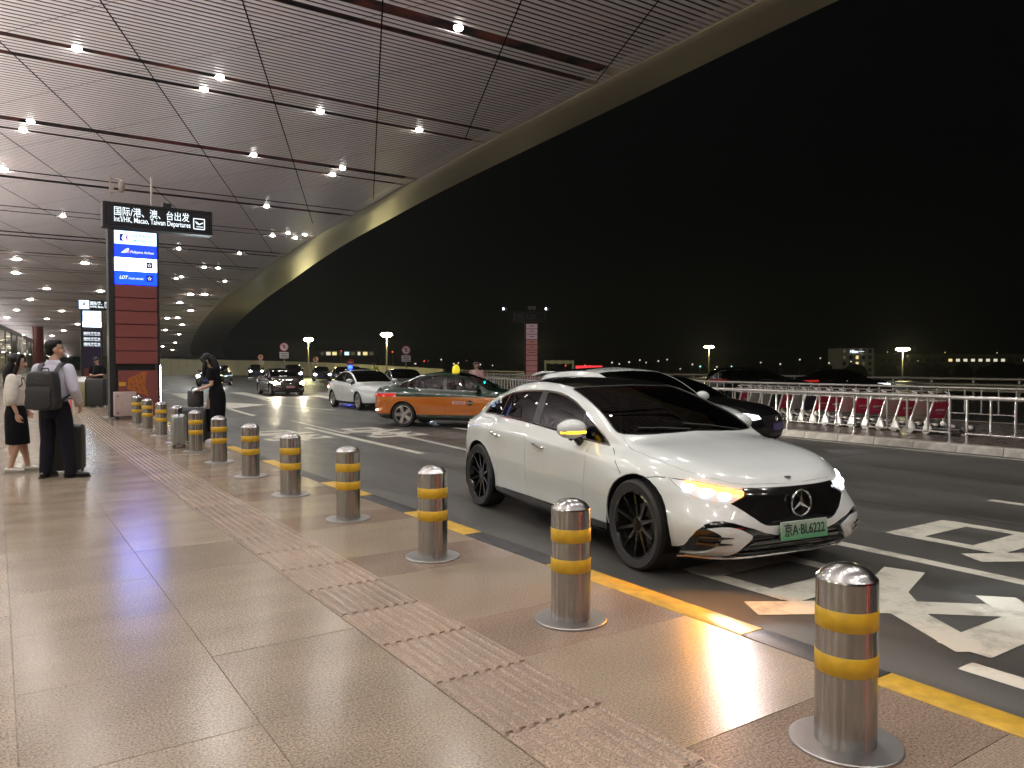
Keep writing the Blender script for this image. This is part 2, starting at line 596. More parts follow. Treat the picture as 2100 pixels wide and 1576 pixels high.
def car(P, name, label, loc, heading, group=None):
    """heading: world angle of the car's nose."""
    root = thing(name, label, P.get('cat', 'car'), loc, heading, group)
    bm = body_bm(P)
    reg = {}
    used = set()
    layer = bm.faces.layers.int.new('reg')
    FL = {'R': lambda c, n: c.y < -.02 and n.y < -.12, 'L': lambda c, n: c.y > .02 and n.y > .12,
          'F': lambda c, n: c.x > P['xs'][0] - .35 and n.x > .04 and c.z < P.get('front_top', 1.0), 'B': lambda c, n: c.x < P['xs'][1] + .2 and n.x < -.05,
          'T': lambda c, n: n.z > .12, 'A': lambda c, n: True}
    # wheel openings
    for wx in P['wheels']:
        for s in 'LR':
            fs = cut(bm, arc(wx, P['R'], P['arch'], 30), 'xz', lambda c, n, s=s: FL[s](c, n) and c.z < P['R'] + P['arch'])
            bmesh.ops.delete(bm, geom=fs, context='FACES')
    cnt = 0
    for item in P['regions']:
        sides = item['side']
        for s in sides:
            poly = item['poly']
            if item['proj'] == 'yz' and s in 'FB' and item.get('mirror'):
                polys = [poly, [(-u, v) for u, v in poly][::-1]]
            else:
                polys = [poly]
            for pl in polys:
                cnt += 1
                fs = cut(bm, pl, item['proj'], FL[s])
                for f in fs:
                    f[layer] = cnt
                reg[cnt] = item
    bvh = BVHTree.FromBMesh(bm)
    P['bvh'] = bvh
    groups = {}
    for f in bm.faces:
        groups.setdefault(f[layer], []).append(f)
    for k, fs in groups.items():
        it = reg.get(k, {'name': 'body', 'mat': P['paint'], 'gap': 0.0, 'skirt': 0.012})
        nb, loops = extract(bm, fs, it.get('gap', 0.0), it.get('push', 0.0), it.get('skirt', 0.0))
        o = bm_obj(it['name'], nb, it['mat'], root)
        if it.get('label'): o['label'] = it['label']
        if it.get('trim'):
            tm, tr = it['trim']
            lp = spread_loop(max(loops, key=len), .025)
            if len(lp) > 3:
                MB().tube(lp, tr, 6, closed=True).obj('window_trim' if 'wind' in it['name'] or 'window' in it['name'] else 'trim', tm, o)
    bm.free()
    # inner shell: liners in the wheel openings, floor, dark cabin
    R, A = P['R'], P['arch']
    Wm = P['Wmax']
    for wx in P['wheels']:
        for s in (1, -1):
            ml = MB()
            ys = [s * (Wm - .012), s * (Wm - .36)]
            pts = [(wx + (A + .004) * math.cos(rad(a)), max(P['Z'][0][0][1], R + (A + .004) * math.sin(rad(a)))) for a in range(-30, 211, 12)]
            ml.grid([[(px, y * P.get('linerk', .985), pz) for px, pz in pts] for y in ys])
            ml.grid([[(px, ys[1], pz) for px, pz in pts], [(wx, ys[1], R)] * len(pts)])
            ml.obj('wheel_liner', M_DARK, root)
    L0, L1 = P['xr'][0] + .1, P['xf'][0] - .1
    fl = MB()
    fl.box(((L0 + L1) / 2, 0, P['Z'][0][0][1] + .04), (L1 - L0 - .2, 2 * Wm - .75, .06))
    fl.box(((P['wheels'][0] + P['wheels'][1]) / 2, 0, P['Z'][0][0][1] + .05), (P['wheels'][0] - P['wheels'][1] - 2 * A, 2 * Wm - .2, .05))
    fl.obj('floor_pan', M_DARK, root)
    if P.get('cabin'):
        cx, bz = P['cabin']
        c = MB()
        for sx, sy in ((0, .36), (0, -.36), (-.85, .36), (-.85, -.36)):
            c.box((cx + sx, sy, bz - .22), (.5, .5, .16)); c.box((cx + sx - .26, sy, bz + .08), (.14, .48, .58), ry=-.18)
            c.box((cx + sx - .33, sy, bz + .44), (.09, .26, .16))
        c.obj('seat', M_SEAT, root, bevel=.03, seg=2)
        d = MB()
        d.prism([(cx + .45, bz - .3), (cx + .5, bz - .02), (cx + .72, bz + .05), (P['cowl'] - .03, bz + .02), (P['cowl'], bz - .3)], -.66, .66)
        d.obj('dashboard', M_BLACKPLASTIC, root)
        st = MB()
        st.tube([(cx + .36 + .07 * math.sin(a), .37 + .18 * math.cos(a), bz + .04 + .17 * math.sin(a)) for a in np.linspace(0, 6.28, 20)[:-1]], .014, 6, closed=True)
        st.box((cx + .42, .37, bz), (.2, .08, .06), ry=.3)
        st.obj('steering_wheel', M_BLACKPLASTIC, root)
    for wx in P['wheels']:
        for s in (1, -1):
            make_wheel(root, wx, s * (Wm - P.get('inset', .135)), R, P['rim'], P['spokes'], P['m_rim'], s, P.get('tw', .235), P.get('wstyle', 'thin'))
    return root

def side_y(P, x, z, s):
    h = P['bvh'].ray_cast(Vector((x, 3 * s, z)), Vector((0, -s, 0)))
    return h[0] if h[0] is not None else Vector((x, s * .9, z))
def front_x(P, y, z, d=1):
    h = P['bvh'].ray_cast(Vector((5 * d, y, z)), Vector((-d, 0, 0)))
    return h[0] if h[0] is not None else Vector((2 * d, y, z))
def top_z(P, x, y):
    h = P['bvh'].ray_cast(Vector((x, y, 4)), Vector((0, 0, -1)))
    return h[0] if h[0] is not None else Vector((x, y, 1))

def mirror(P, root, x, z, m_cap, s, ind=None, size=1.0, out=.03):
    b = side_y(P, x, z, s)
    y0 = b.y
    cx, cy, cz = x - .02, y0 + s * (out + .10), z + .10
    rows = []
    for i in range(9):
        t = i / 8
        yy = cy + s * (t - .5) * .25 * size
        k = math.sin(math.pi * (0.1 + 0.84 * t)) ** .55
        rows.append([(cx + (.11 * max(0, math.cos(a)) + .028 * min(0, math.cos(a))) * k * size, yy, cz + (.085 * math.sin(a)) * k * size) for a in np.linspace(0, 2 * math.pi, 17)[:-1]])
    h = MB(); h.grid(rows, wrap=True); h.f += [tuple(range(15, -1, -1)), tuple(range(16 * 8, 16 * 9))]; h.mi += [0, 0]
    mr = h.obj('wing_mirror', m_cap, root, smooth=60)
    st = MB()
    st.tube([(x - .03, y0 - s * .03, z - .06), (x - .03, y0 + s * .02, z - .03), (cx + .0, y0 + s * .08, cz - .07), (cx + .01, cy, cz - .06)], [.05, .042, .035, .05], 8)
    st.obj('mirror_arm', M_BLACKGLOSS, mr)
    if ind:
        i = MB()
        pts = [(cx + (.107 if 0.05 < t < .8 else .08) * (math.sin(math.pi * (0.1 + 0.84 * t)) ** .55) * size * .97, cy + s * (t - .5) * .25 * size, cz - .026) for t in np.linspace(.12, .97, 9)]
        i.tube([(p[0] + .003, p[1], p[2]) for p in pts], .011, 6)
        i.obj('side_repeater', ind, mr)
    return mr
# ---------------------------------------------------------------- the white fastback saloon at the kerb
M_WHITE = paint('white_paint', (0.70, 0.745, 0.735), rough=0.2)
def hero_params():
    P = dict(cat='car', wheels=(1.58, -1.535), R=.364, arch=.408, Wmax=.975, rim=.272, spokes=10, m_rim=M_BLACKGLOSS, wstyle='thin', tw=.25, inset=.128,
             xs=(1.25, -1.45), nf=[4.0, 4.5, 4.2, 3.0, 2.6, 2.45], nr=[3.0] * 6, zk=1.6, cabin=(.15, .78), cowl=1.12, paint=M_WHITE, res=(24, 70, 12, 6), front_top=1.0)
    P['xf'] = [2.27, 2.36, 2.405, 2.395, 2.37, 2.31]
    P['zf'] = [.20, .27, .42, .55, .66, .742]
    P['xr'] = [-2.36, -2.43, -2.475, -2.46, -2.43, -2.36]
    P['zr'] = [.24, .34, .52, .74, .93, 1.075]
    side = [-1.45, -1.0, -.4, .3, .9, 1.25]
    P['W'] = [list(zip(side, w)) for w in ([.84, .87, .885, .885, .87, .85], [.915, .925, .925, .93, .925, .92], [.955, .935, .93, .932, .945, .96],
                                          [.975, .955, .95, .952, .965, .972], [.955, .95, .945, .945, .94, .925], [.80, .858, .872, .87, .845, .80])]
    P['Z'] = [list(zip(side, z)) for z in ([.20] * 6, [.28, .26, .26, .26, .26, .28], [.45, .42, .40, .40, .42, .45], [.70, .64, .61, .60, .61, .65],
                                          [.93, .89, .86, .84, .83, .83], [1.055, 1.045, 1.02, .985, .955, .935])]
    P['zc'] = [(-2.36, 1.075), (-2.25, 1.125), (-2.0, 1.225), (-1.7, 1.325), (-1.35, 1.425), (-1.0, 1.485), (-.6, 1.512), (-.25, 1.502), (.05, 1.455), (.35, 1.375), (.7, 1.255), (1.0, 1.13), (1.17, 1.055), (1.3, 1.025), (1.6, .975), (1.9, .915), (2.1, .855), (2.24, .80), (2.31, .742)]
    P['ry'] = [(-2.36, .85), (-2.0, .80), (-1.5, .745), (-1.0, .745), (-.4, .745), (.1, .78), (.5, .83), (.9, .905), (1.15, .955), (1.35, .90), (1.8, .78), (2.375, .72)]
    P['fr'] = [(-2.36, .6), (-2.0, .8), (-1.5, .86), (-.5, .885), (.3, .88), (.8, .84), (1.1, .55), (1.25, .38), (1.45, .55), (2.0, .72), (2.375, .6)]
    # side glass: one black opening cut into panes
    top = [(1.05, .955), (.838, 1.067), (.68, 1.145), (.521, 1.219), (.3, 1.297), (.088, 1.349), (-.15, 1.375), (-.36, 1.381), (-.6, 1.376), (-.84, 1.362), (-1.15, 1.325), (-1.47, 1.262), (-1.716, 1.15), (-1.79, 1.09)]
    def belt(x): return float(pchip([-1.79, -1.5, -.947, -.323, .167, .767, 1.05], [1.072, 1.075, 1.068, 1.043, 1.008, .963, .943], x))
    def tp(x): return float(pchip([p[0] for p in top[::-1]], [p[1] for p in top[::-1]], x))
    def pane(x0, x1, s0=0.0, s1=0.0, m=.012, n=12):
        """x0 > x1 at the belt line; s shifts the pane's ends at the top."""
        lowr = [(x, belt(x) + m) for x in np.linspace(x0, x1, n)]
        up = [(x, tp(x) - m) for x in np.linspace(x1 + s1, x0 + s0, n)]
        return lowr + up
    dlo = [(x, belt(x)) for x in np.linspace(1.05, -1.79, 22)] + [(x, tp(x)) for x in np.linspace(-1.74, 1.0, 26)]
    reg = []
    def R(name, m, poly, proj, side, **k): reg.append(dict(name=name, mat=m, poly=poly, proj=proj, side=side, **k))
    # doors
    def arch_pts(cx, r, a0, a1, n=8): return [(cx + r * math.cos(rad(a)), .364 + r * math.sin(rad(a))) for a in np.linspace(a0, a1, n)]
    R('front_door', M_WHITE, [(.77, .960), (.805, .86), (.825, .735), (.80, .5), (.755, .285), (-.355, .285), (-.37, .7), (-.40, 1.043), (.167, 1.006), (.5, .982)], 'xz', 'LR', gap=.0045, skirt=.025)
    R('rear_door', M_WHITE, [(-.40, 1.043), (-.37, .7), (-.355, .285), (-1.04, .285)] + arch_pts(-1.535, .475, 12, 62, 8) + [(-1.25, .90), (-1.235, 1.06), (-.8, 1.06)], 'xz', 'LR', gap=.0045, skirt=.025)
    R('side_skirt', M_BLACKGLOSS, [(1.19, .30), (1.19, .16), (-1.16, .16), (-1.16, .30)], 'xz', 'LR', push=.012, skirt=.02)
    R('window_surround', mat('pillar_black', (.008, .008, .008), .32, spec=.25), dlo, 'xz', 'LR', push=-.004, trim=(M_CHROME, .0085))
    R('front_window', M_TINT, pane(.635, -.218, -.115, -.05), 'xz', 'LR', push=-.005)
    R('rear_window', M_TINT, pane(-.374, -1.22, -.02, .05), 'xz', 'LR', push=-.005)
    R('quarter_window', M_TINT, pane(-1.25, -1.72, .04, .03), 'xz', 'LR', push=-.005)
    R('quarter_window', M_TINT, pane(.97, .675, -.05, -.115, n=6), 'xz', 'LR', push=-.005)
    # top: bonnet, windscreen, roof glass, tail glass
    def ryx(x): return float(pchip([-1.4, -1.0, -.4, .1, .5, .9, 1.08], [.575, .61, .625, .64, .68, .74, .765], x))
    ws = [(1.175, y) for y in np.linspace(-.3, .3, 5)] + [(1.16, .45), (1.13, .60), (1.085, .715), (1.05, .75)]
    wsx = [(x, ryx(x)) for x in np.linspace(1.0, .08, 14)] + [(.05, .60)]
    wst = [(.1, .35), (.12, .0), (.1, -.35), (.05, -.60)]
    wl = [(x, -ryx(x)) for x in np.linspace(.08, 1.0, 14)] + [(1.05, -.75), (1.085, -.715), (1.13, -.60), (1.16, -.45)]
    R('bonnet', M_WHITE, [(1.19, y) for y in np.linspace(-.42, .42, 7)] + [(1.15, .62), (1.09, .745), (1.35, .80), (1.6, .82), (1.8, .80), (1.95, .755), (2.1, .665), (2.22, .53), (2.27, .42), (2.302, .25), (2.312, .1), (2.314, 0), (2.312, -.1), (2.302, -.25), (2.27, -.42), (2.22, -.53), (2.1, -.665), (1.95, -.755), (1.8, -.80), (1.6, -.82), (1.35, -.80), (1.09, -.745), (1.15, -.62)], 'xy', 'T', gap=.003, skirt=.02)
    R('windscreen', M_CARGLASS, ws + wsx + wst + wl, 'xy', 'T', push=-.004, trim=(M_BLACKPLASTIC, .009))
    R('roof_glass', M_BLACKGLOSS, [(.035, .595), (.085, .35), (.105, 0), (.085, -.35), (.035, -.595)] + [(x, -ryx(x) + .01) for x in np.linspace(-.1, -1.3, 10)] + [(x, ryx(x) - .01) for x in np.linspace(-1.3, -.1, 10)], 'xy', 'T', gap=.004, skirt=.015)
    R('tail_glass', M_TINT, [(-1.36, .54), (-1.37, 0), (-1.36, -.54), (-2.1, -.58), (-2.12, 0), (-2.1, .58)], 'xy', 'T', push=-.003)
    # front
    half = [(.0, .372), (.24, .374), (.365, .405), (.455, .44), (.52, .458), (.60, .486), (.67, .50), (.73, .500), (.79, .476), (.835, .425), (.856, .36), (.862, .30), (.89, .255), (.96, .21), (.96, .08), (.0, .08)]
    R('lower_intake', M_BLACKGLOSS, half[:-1] + [(-y, z) for y, z in half[::-1][1:-1]], 'yz', 'F', push=-.010, skirt=.01)
    wht = smoothpoly([(.785, .445, 1), (.69, .458), (.59, .447), (.495, .405), (.462, .377), (.505, .323), (.605, .228), (.70, .205), (.82, .222, 1), (.79, .240), (.735, .289), (.695, .345), (.70, .395), (.745, .425)], 5)
    R('intake_blade', M_WHITE, wht, 'yz', 'F', mirror=True, push=.004, skirt=.02)
    gr = smoothpoly([(-.46, .727, 1), (-.25, .722), (0, .720), (.25, .722), (.46, .727, 1), (.475, .667, 1), (.585, .618, 1), (.52, .573), (.44, .515), (.37, .468), (.28, .448), (0, .445), (-.28, .448), (-.37, .468), (-.44, .515), (-.52, .573), (-.585, .618, 1), (-.475, .667, 1)], 6)
    R('grille_panel', M_BLACKGLOSS, gr, 'yz', 'F', push=-.006, gap=.003, skirt=.015)
    hl = smoothpoly([(.462, .720, 1), (.54, .722), (.63, .745), (.745, .770), (.85, .778, 1), (.835, .72), (.805, .674), (.745, .642), (.66, .630), (.585, .622, 1), (.472, .667, 1)], 5)
    R('headlight', M_HL, hl, 'yz', 'F', mirror=True, push=-.005, trim=(M_BLACKGLOSS, .004))
    tl = [(-.72, .98), (.72, .98), (.76, .93), (.70, .875), (-.70, .875), (-.76, .93)]
    R('tail_light', mat('tail_light', (.25, .01, .01), .15, emit=(1, .03, .02), estr=1.5), tl, 'yz', 'B', push=.004)
    P['regions'] = reg
    return P

M_HL = mat('headlight_lens', (.75, .8, .85), .08, spec=.8, emit=(.8, .9, 1.0), estr=.05)
M_HLON = emat('headlamp_glow', (.92, .96, 1.0), 8)
M_AMBER = emat('indicator_glow', (1.0, .33, .015), 22)

def build_hero():
    P = hero_params()
    root = car(P, 'parked_car', 'white fastback car with black wheels and flashing amber indicator at the kerb', HERO_LOC, HERO_ANG)
    # headlamp internals, on both lamps; the indicator runs along the brow of the one nearest the kerb
    for s in (-1, 1):
        for yy, zz, w, h in ((.60, .660, .06, .038), (.70, .682, .06, .045), (.785, .712, .05, .045)):
            p = front_x(P, s * yy, zz)
            m = MB()
            n = 14
            m.lathe([(0.001, .012), (h * .55, .010), (h * .8, 0), (h * .8, -.03)], n, axis='X')
            o = m.obj('lamp_unit', M_HLON, root)
            o.location = p + Vector((-.004, 0, 0)); o.rotation_euler = (0, 0, s * (.25 + .9 * max(0, yy - .6) * 2))
            o.scale = (1, 1.5, 1)
        pts = [front_x(P, s * y, z) for y, z in ((.475, .692), (.55, .707), (.63, .725), (.71, .745), (.79, .757))]
        MB().tube([p + Vector((.008, s * .004, -.004)) for p in pts], .0125, 8).obj('indicator' if s < 0 else 'running_light', M_AMBER if s < 0 else M_HLON, root)
        l = bpy.data.lights.new('headlamp', 'SPOT'); l.energy = 90; l.spot_size = rad(60); l.spot_blend = .5; l.color = (.86, .94, 1.0); l.shadow_soft_size = .05
        q = link('headlamp', l, root); q.location = front_x(P, s * .70, .68) + Vector((.10, 0, 0)); q.rotation_euler = (0, rad(-90 + 14), s * .25)
    l = bpy.data.lights.new('indicator_light', 'SPOT'); l.spot_size = rad(130); l.spot_blend = .4; l.energy = 45; l.color = (1, .36, .03); l.shadow_soft_size = .05
    q = link('indicator_light', l, root); q.location = front_x(P, -.66, .73) + Vector((.22, -.16, .0)); q.rotation_euler = (0, rad(-90 + 38), rad(-38))
    # badge on the grille
    e = MB()
    c = front_x(P, 0, .60) + Vector((.022, 0, 0))
    rr = .098
    e.tube([(c.x, rr * math.cos(a), c.z + rr * math.sin(a)) for a in np.linspace(0, 2 * math.pi, 40)[:-1]], .0085, 8, closed=True)
    for k in range(3):
        a = math.pi / 2 + k * 2 * math.pi / 3
        ca, sa = math.cos(a), math.sin(a)
        tip = (c.x + .004, rr * ca, c.z + rr * sa)
        w = .016
        b1 = (c.x, w * math.cos(a + math.pi / 3) * 1.2, c.z + w * math.sin(a + math.pi / 3) * 1.2)
        b2 = (c.x, w * math.cos(a - math.pi / 3) * 1.2, c.z + w * math.sin(a - math.pi / 3) * 1.2)
        pk = (c.x + .012, 0, c.z)
        e.add([tip, b1, pk, b2, (c.x - .006, 0, c.z)], [(0, 1, 2), (0, 2, 3), (0, 4, 1), (0, 3, 4)])
    e.obj('grille_badge', M_CHROME, root, smooth=30)
    tz = top_z(P, 2.265, 0)
    b = MB(); b.lathe([(.001, .004), (.026, .004), (.029, 0)], 24, c=(tz.x, 0, tz.z + .002))
    bo = b.obj('bonnet_badge', mat('badge_dark', (.05, .05, .055), .25, metal=.8), root)
    # number plate
    px = front_x(P, 0, .43)
    pl = link('number_plate', MB().box((0, 0, 0), (.012, .48, .14)).mesh('number_plate', M_PLATEG, bevel=.004), root)
    pl.location = (px.x + .035, 0, .405)
    pl.rotation_euler = (0, rad(-4), 0)
    text('plate_lettering', '京A·BL6222', .105, mat('ink_black', (.01, .01, .01), .5), pl, (.008, 0, 0), (rad(90), 0, rad(90)), .0008, 'CENTER', sx=.80, bold=.001)
    MB().box((px.x + .01, 0, .36), (.05, .42, .06)).obj('plate_bracket', M_BLACKPLASTIC, root)
    # grille bars, splitter, intake fins
    for z in (.15, .195, .24, .285):
        pts = [front_x(P, y, z) + Vector((.002, 0, 0)) for y in np.linspace(-.52, .52, 13)]
        MB().tube(pts, .006, 4).obj('grille_bar', M_BLACKGLOSS, root)
    sp = [front_x(P, y, .215) for y in np.linspace(-.86, .86, 23)]
    MB().tube([p + Vector((.008, 0, -.012)) for p in sp], .012, 6).obj('front_splitter', M_CHROME, root)
    MB().tube([front_x(P, y, z) + Vector((.0, 0, 0)) for y, z in ((-.62, .222), (-.56, .262), (-.49, .312), (-.43, .338), (-.2, .338), (.0, .338), (.2, .338), (.43, .338), (.49, .312), (.56, .262), (.62, .222))], .006, 6).obj('grille_trim', M_CHROME, root)
    for s in (1, -1):
        for z in (.33, .378):
            a, c2 = front_x(P, s * .82, z), front_x(P, s * .62, z)
            md = front_x(P, s * .72, z)
            MB().tube([a + Vector((.0, 0, 0)), md + Vector((.012, 0, 0)), c2 + Vector((.016, 0, 0))], [.012, .012, .003], 6).obj('intake_fin', M_BLACKGLOSS, root)
    # handles, mirrors, wipers
    for s in (1, -1):
        for x, z in ((.035, .828), (-.975, .868)):
            p = side_y(P, x, z, s)
            q = side_y(P, x - .235, z + .026, s)
            hn = MB()
            hn.tube([p + Vector((0, s * .003, 0)), p + Vector((-.03, s * .018, .002)), q + Vector((.03, s * .018, 0)), q + Vector((0, s * .003, 0))], [.009, .012, .012, .009], 8)
            hn.obj('door_handle', M_CHROME, root)
        mirror(P, root, .66, .965, M_WHITE, s, M_AMBERM if s < 0 else None, 1.1)
    for pts in ([(1.70, .758), (1.78, .772), (1.865, .778)], [(1.10, .928), (1.16, .90), (1.27, .83), (1.385, .752)]):
        for s in (1, -1):
            MB().tube([side_y(P, x, z, s) for x, z in pts], .0035, 5).obj('panel_gap', M_DARK, root)
    for s, y0, y1 in ((1, .55, -.05), (1, -.05, -.55)):
        MB().tube([top_z(P, 1.15, y0) + Vector((0, 0, .008)), top_z(P, 1.10, (y0 + y1) / 2) + Vector((0, 0, .012)), top_z(P, 1.06, y1) + Vector((0, 0, .014))], .008, 5).obj('wiper', M_BLACKPLASTIC, root)
    text('fender_badge', 'EQE', .035, M_CHROME, root, side_y(P, .80, 1.025, -1) + Vector((-.06, -.006, 0)), (rad(90), 0, 0), .001)
    # paper on the dashboard, stickers in the rear quarter pane
    pp = MB().box((0, 0, 0), (.004, .16, .21), ry=-.9).obj('dashboard_paper', mat('paper', (.6, .66, .6), .7), root)
    pp.location = (.86, .42, .99)
    sk = MB()
    for x, z, r, sx in ((-1.60, 1.165, .030, 1.5), (-1.55, 1.205, .024, 1.2)):
        y = side_y(P, x, z, -1).y - .003
        sk.add([(x + r * sx * math.cos(a), y, z + r * math.sin(a)) for a in np.linspace(0, 6.28, 14)[:-1]], [tuple(range(13))])
    sk.obj('window_sticker', mat('sticker_blue', (.25, .42, .85), .5), root)
    sk = MB()
    for x, z, w, h in ((-1.49, 1.245, .05, .03), (-1.44, 1.215, .045, .025), (-1.615, 1.155, .06, .012)):
        y = side_y(P, x, z, -1).y - .0045
        sk.box((x, y, z), (w, .001, h))
    sk.obj('window_sticker', mat('sticker_white', (.75, .8, .82), .5), root)
    return P, root
M_PLATEG = mat('plate_green', (.12, .5, .24), .4)
def plate_gradient():
    nt = M_PLATEG.node_tree; b = nt.nodes['Principled BSDF']
    tc = nt.nodes.new('ShaderNodeTexCoord'); sp = nt.nodes.new('ShaderNodeSeparateXYZ'); r = nt.nodes.new('ShaderNodeValToRGB'); mr = nt.nodes.new('ShaderNodeMapRange')
    nt.links.new(tc.outputs['Object'], sp.inputs[0]); nt.links.new(sp.outputs[2], mr.inputs[0]); mr.inputs[1].default_value, mr.inputs[2].default_value = -.07, .07
    nt.links.new(mr.outputs[0], r.inputs[0]); r.color_ramp.elements[0].color = (.06, .30, .13, 1); r.color_ramp.elements[1].color = (.36, .44, .38, 1)
    nt.links.new(r.outputs[0], b.inputs['Base Color'])
plate_gradient()
M_AMBERM = emat('repeater_glow', (1.0, .55, .02), 5)
HERO_ANG = math.atan2(-3.10, -.428)
def _hero_loc():
    # wheel contact points measured on the ground: rear near side (4.69, 7.66), front near side (4.30, 4.57)
    d = Vector((math.cos(HERO_ANG), math.sin(HERO_ANG), 0)); l = Vector((-d.y, d.x, 0))
    f = Vector((4.262, 4.56, 0)) + l * .93
    return tuple(f - d * 1.58 + Vector((0, 0, ROAD)))
HERO_LOC = _hero_loc()
HP, hero = build_hero()
# ---------------------------------------------------------------- ground, pavement, kerb, road
def granite(name, col, joint=False, groove=False, rough=0.20):
    m = mat(name, col, rough, spec=0.5)
    nt = m.node_tree; b = nt.nodes['Principled BSDF']; L = nt.links.new
    geo = nt.nodes.new('ShaderNodeNewGeometry'); src = geo.outputs['Position']
    n1 = nt.nodes.new('ShaderNodeTexNoise'); n1.inputs['Scale'].default_value = 90; n1.inputs['Detail'].default_value = 3; n1.inputs['Roughness'].default_value = .75
    n2 = nt.nodes.new('ShaderNodeTexNoise'); n2.inputs['Scale'].default_value = 1.6; n2.inputs['Detail'].default_value = 4
    L(src, n1.inputs[0])
    mpn = nt.nodes.new('ShaderNodeMapping'); mpn.inputs['Scale'].default_value = (0.8, 1.5, 1); L(src, mpn.inputs[0]); L(mpn.outputs[0], n2.inputs[0])
    r1 = nt.nodes.new('ShaderNodeMapRange'); L(n1.outputs[0], r1.inputs[0]); r1.inputs[1].default_value, r1.inputs[2].default_value, r1.inputs[3].default_value, r1.inputs[4].default_value = .36, .64, .5, 1.5
    r2 = nt.nodes.new('ShaderNodeMapRange'); L(n2.outputs[0], r2.inputs[0]); r2.inputs[1].default_value, r2.inputs[2].default_value, r2.inputs[3].default_value, r2.inputs[4].default_value = .3, .7, .88, 1.1
    mu = nt.nodes.new('ShaderNodeMath'); mu.operation = 'MULTIPLY'; L(r1.outputs[0], mu.inputs[0]); L(r2.outputs[0], mu.inputs[1])
    oi = nt.nodes.new('ShaderNodeObjectInfo')
    r3 = nt.nodes.new('ShaderNodeMapRange'); L(oi.outputs['Random'], r3.inputs[0]); r3.inputs[3].default_value, r3.inputs[4].default_value = .88, 1.10
    mu2 = nt.nodes.new('ShaderNodeMath'); mu2.operation = 'MULTIPLY'; L(mu.outputs[0], mu2.inputs[0]); L(r3.outputs[0], mu2.inputs[1])
    fac = mu2.outputs[0]
    if joint:                     # beyond the slabs that are built one by one
        br = nt.nodes.new('ShaderNodeTexBrick'); br.offset = 0; br.inputs['Scale'].default_value = 1
        br.inputs['Brick Width'].default_value = .87; br.inputs['Row Height'].default_value = .89; br.inputs['Mortar Size'].default_value = .006
        br.inputs['Color1'].default_value = (.9, .9, .9, 1); br.inputs['Color2'].default_value = (1.08, 1.08, 1.08, 1); br.inputs['Mortar'].default_value = (.35, .35, .35, 1)
        L(src, br.inputs[0])
        mu3 = nt.nodes.new('ShaderNodeMath'); mu3.operation = 'MULTIPLY'; L(fac, mu3.inputs[0]); L(br.outputs[0], mu3.inputs[1]); fac = mu3.outputs[0]
    sc = nt.nodes.new('ShaderNodeVectorMath'); sc.operation = 'SCALE'; sc.inputs[0].default_value = col; L(fac, sc.inputs['Scale']); L(sc.outputs[0], b.inputs['Base Color'])
    rr = nt.nodes.new('ShaderNodeMapRange'); L(n2.outputs[0], rr.inputs[0]); rr.inputs[1].default_value, rr.inputs[2].default_value, rr.inputs[3].default_value, rr.inputs[4].default_value = .3, .7, rough * .9, rough * 1.15
    L(rr.outputs[0], b.inputs['Roughness'])
    bp = nt.nodes.new('ShaderNodeBump'); bp.inputs['Strength'].default_value = .045; bp.inputs['Distance'].default_value = .004
    h = n1.outputs[0]
    if groove:
        wv = nt.nodes.new('ShaderNodeTexWave'); wv.bands_direction = 'Y'; wv.inputs['Scale'].default_value = 26; wv.inputs['Distortion'].default_value = .3; L(src, wv.inputs[0])
        ad = nt.nodes.new('ShaderNodeMath'); ad.operation = 'ADD'; L(n1.outputs[0], ad.inputs[0]); L(wv.outputs[1], ad.inputs[1]); h = ad.outputs[0]
        bp.inputs['Strength'].default_value = .22
    L(h, bp.inputs['Height']); L(bp.outputs[0], b.inputs['Normal'])
    return m
GR = (.30, .240, .178)
M_SLAB = granite('granite_slab', GR)
M_SLABG = granite('granite_slab_grooved', (.30, .235, .172), groove=True, rough=.32)
M_SLABD = granite('granite_slab_dark', (.255, .190, .145))
M_TACT = granite('granite_tactile', (.265, .198, .148), rough=.38)
M_PAVE = granite('granite_far', GR, joint=True)
M_KY = mat('kerb_yellow', (.50, .30, .028), .45, vary=.35, vscale=9, bump=.3, bscale=40)
M_KB = mat('kerb_black', (.02, .02, .022), .5, vary=.4, vscale=12, bump=.3, bscale=60)

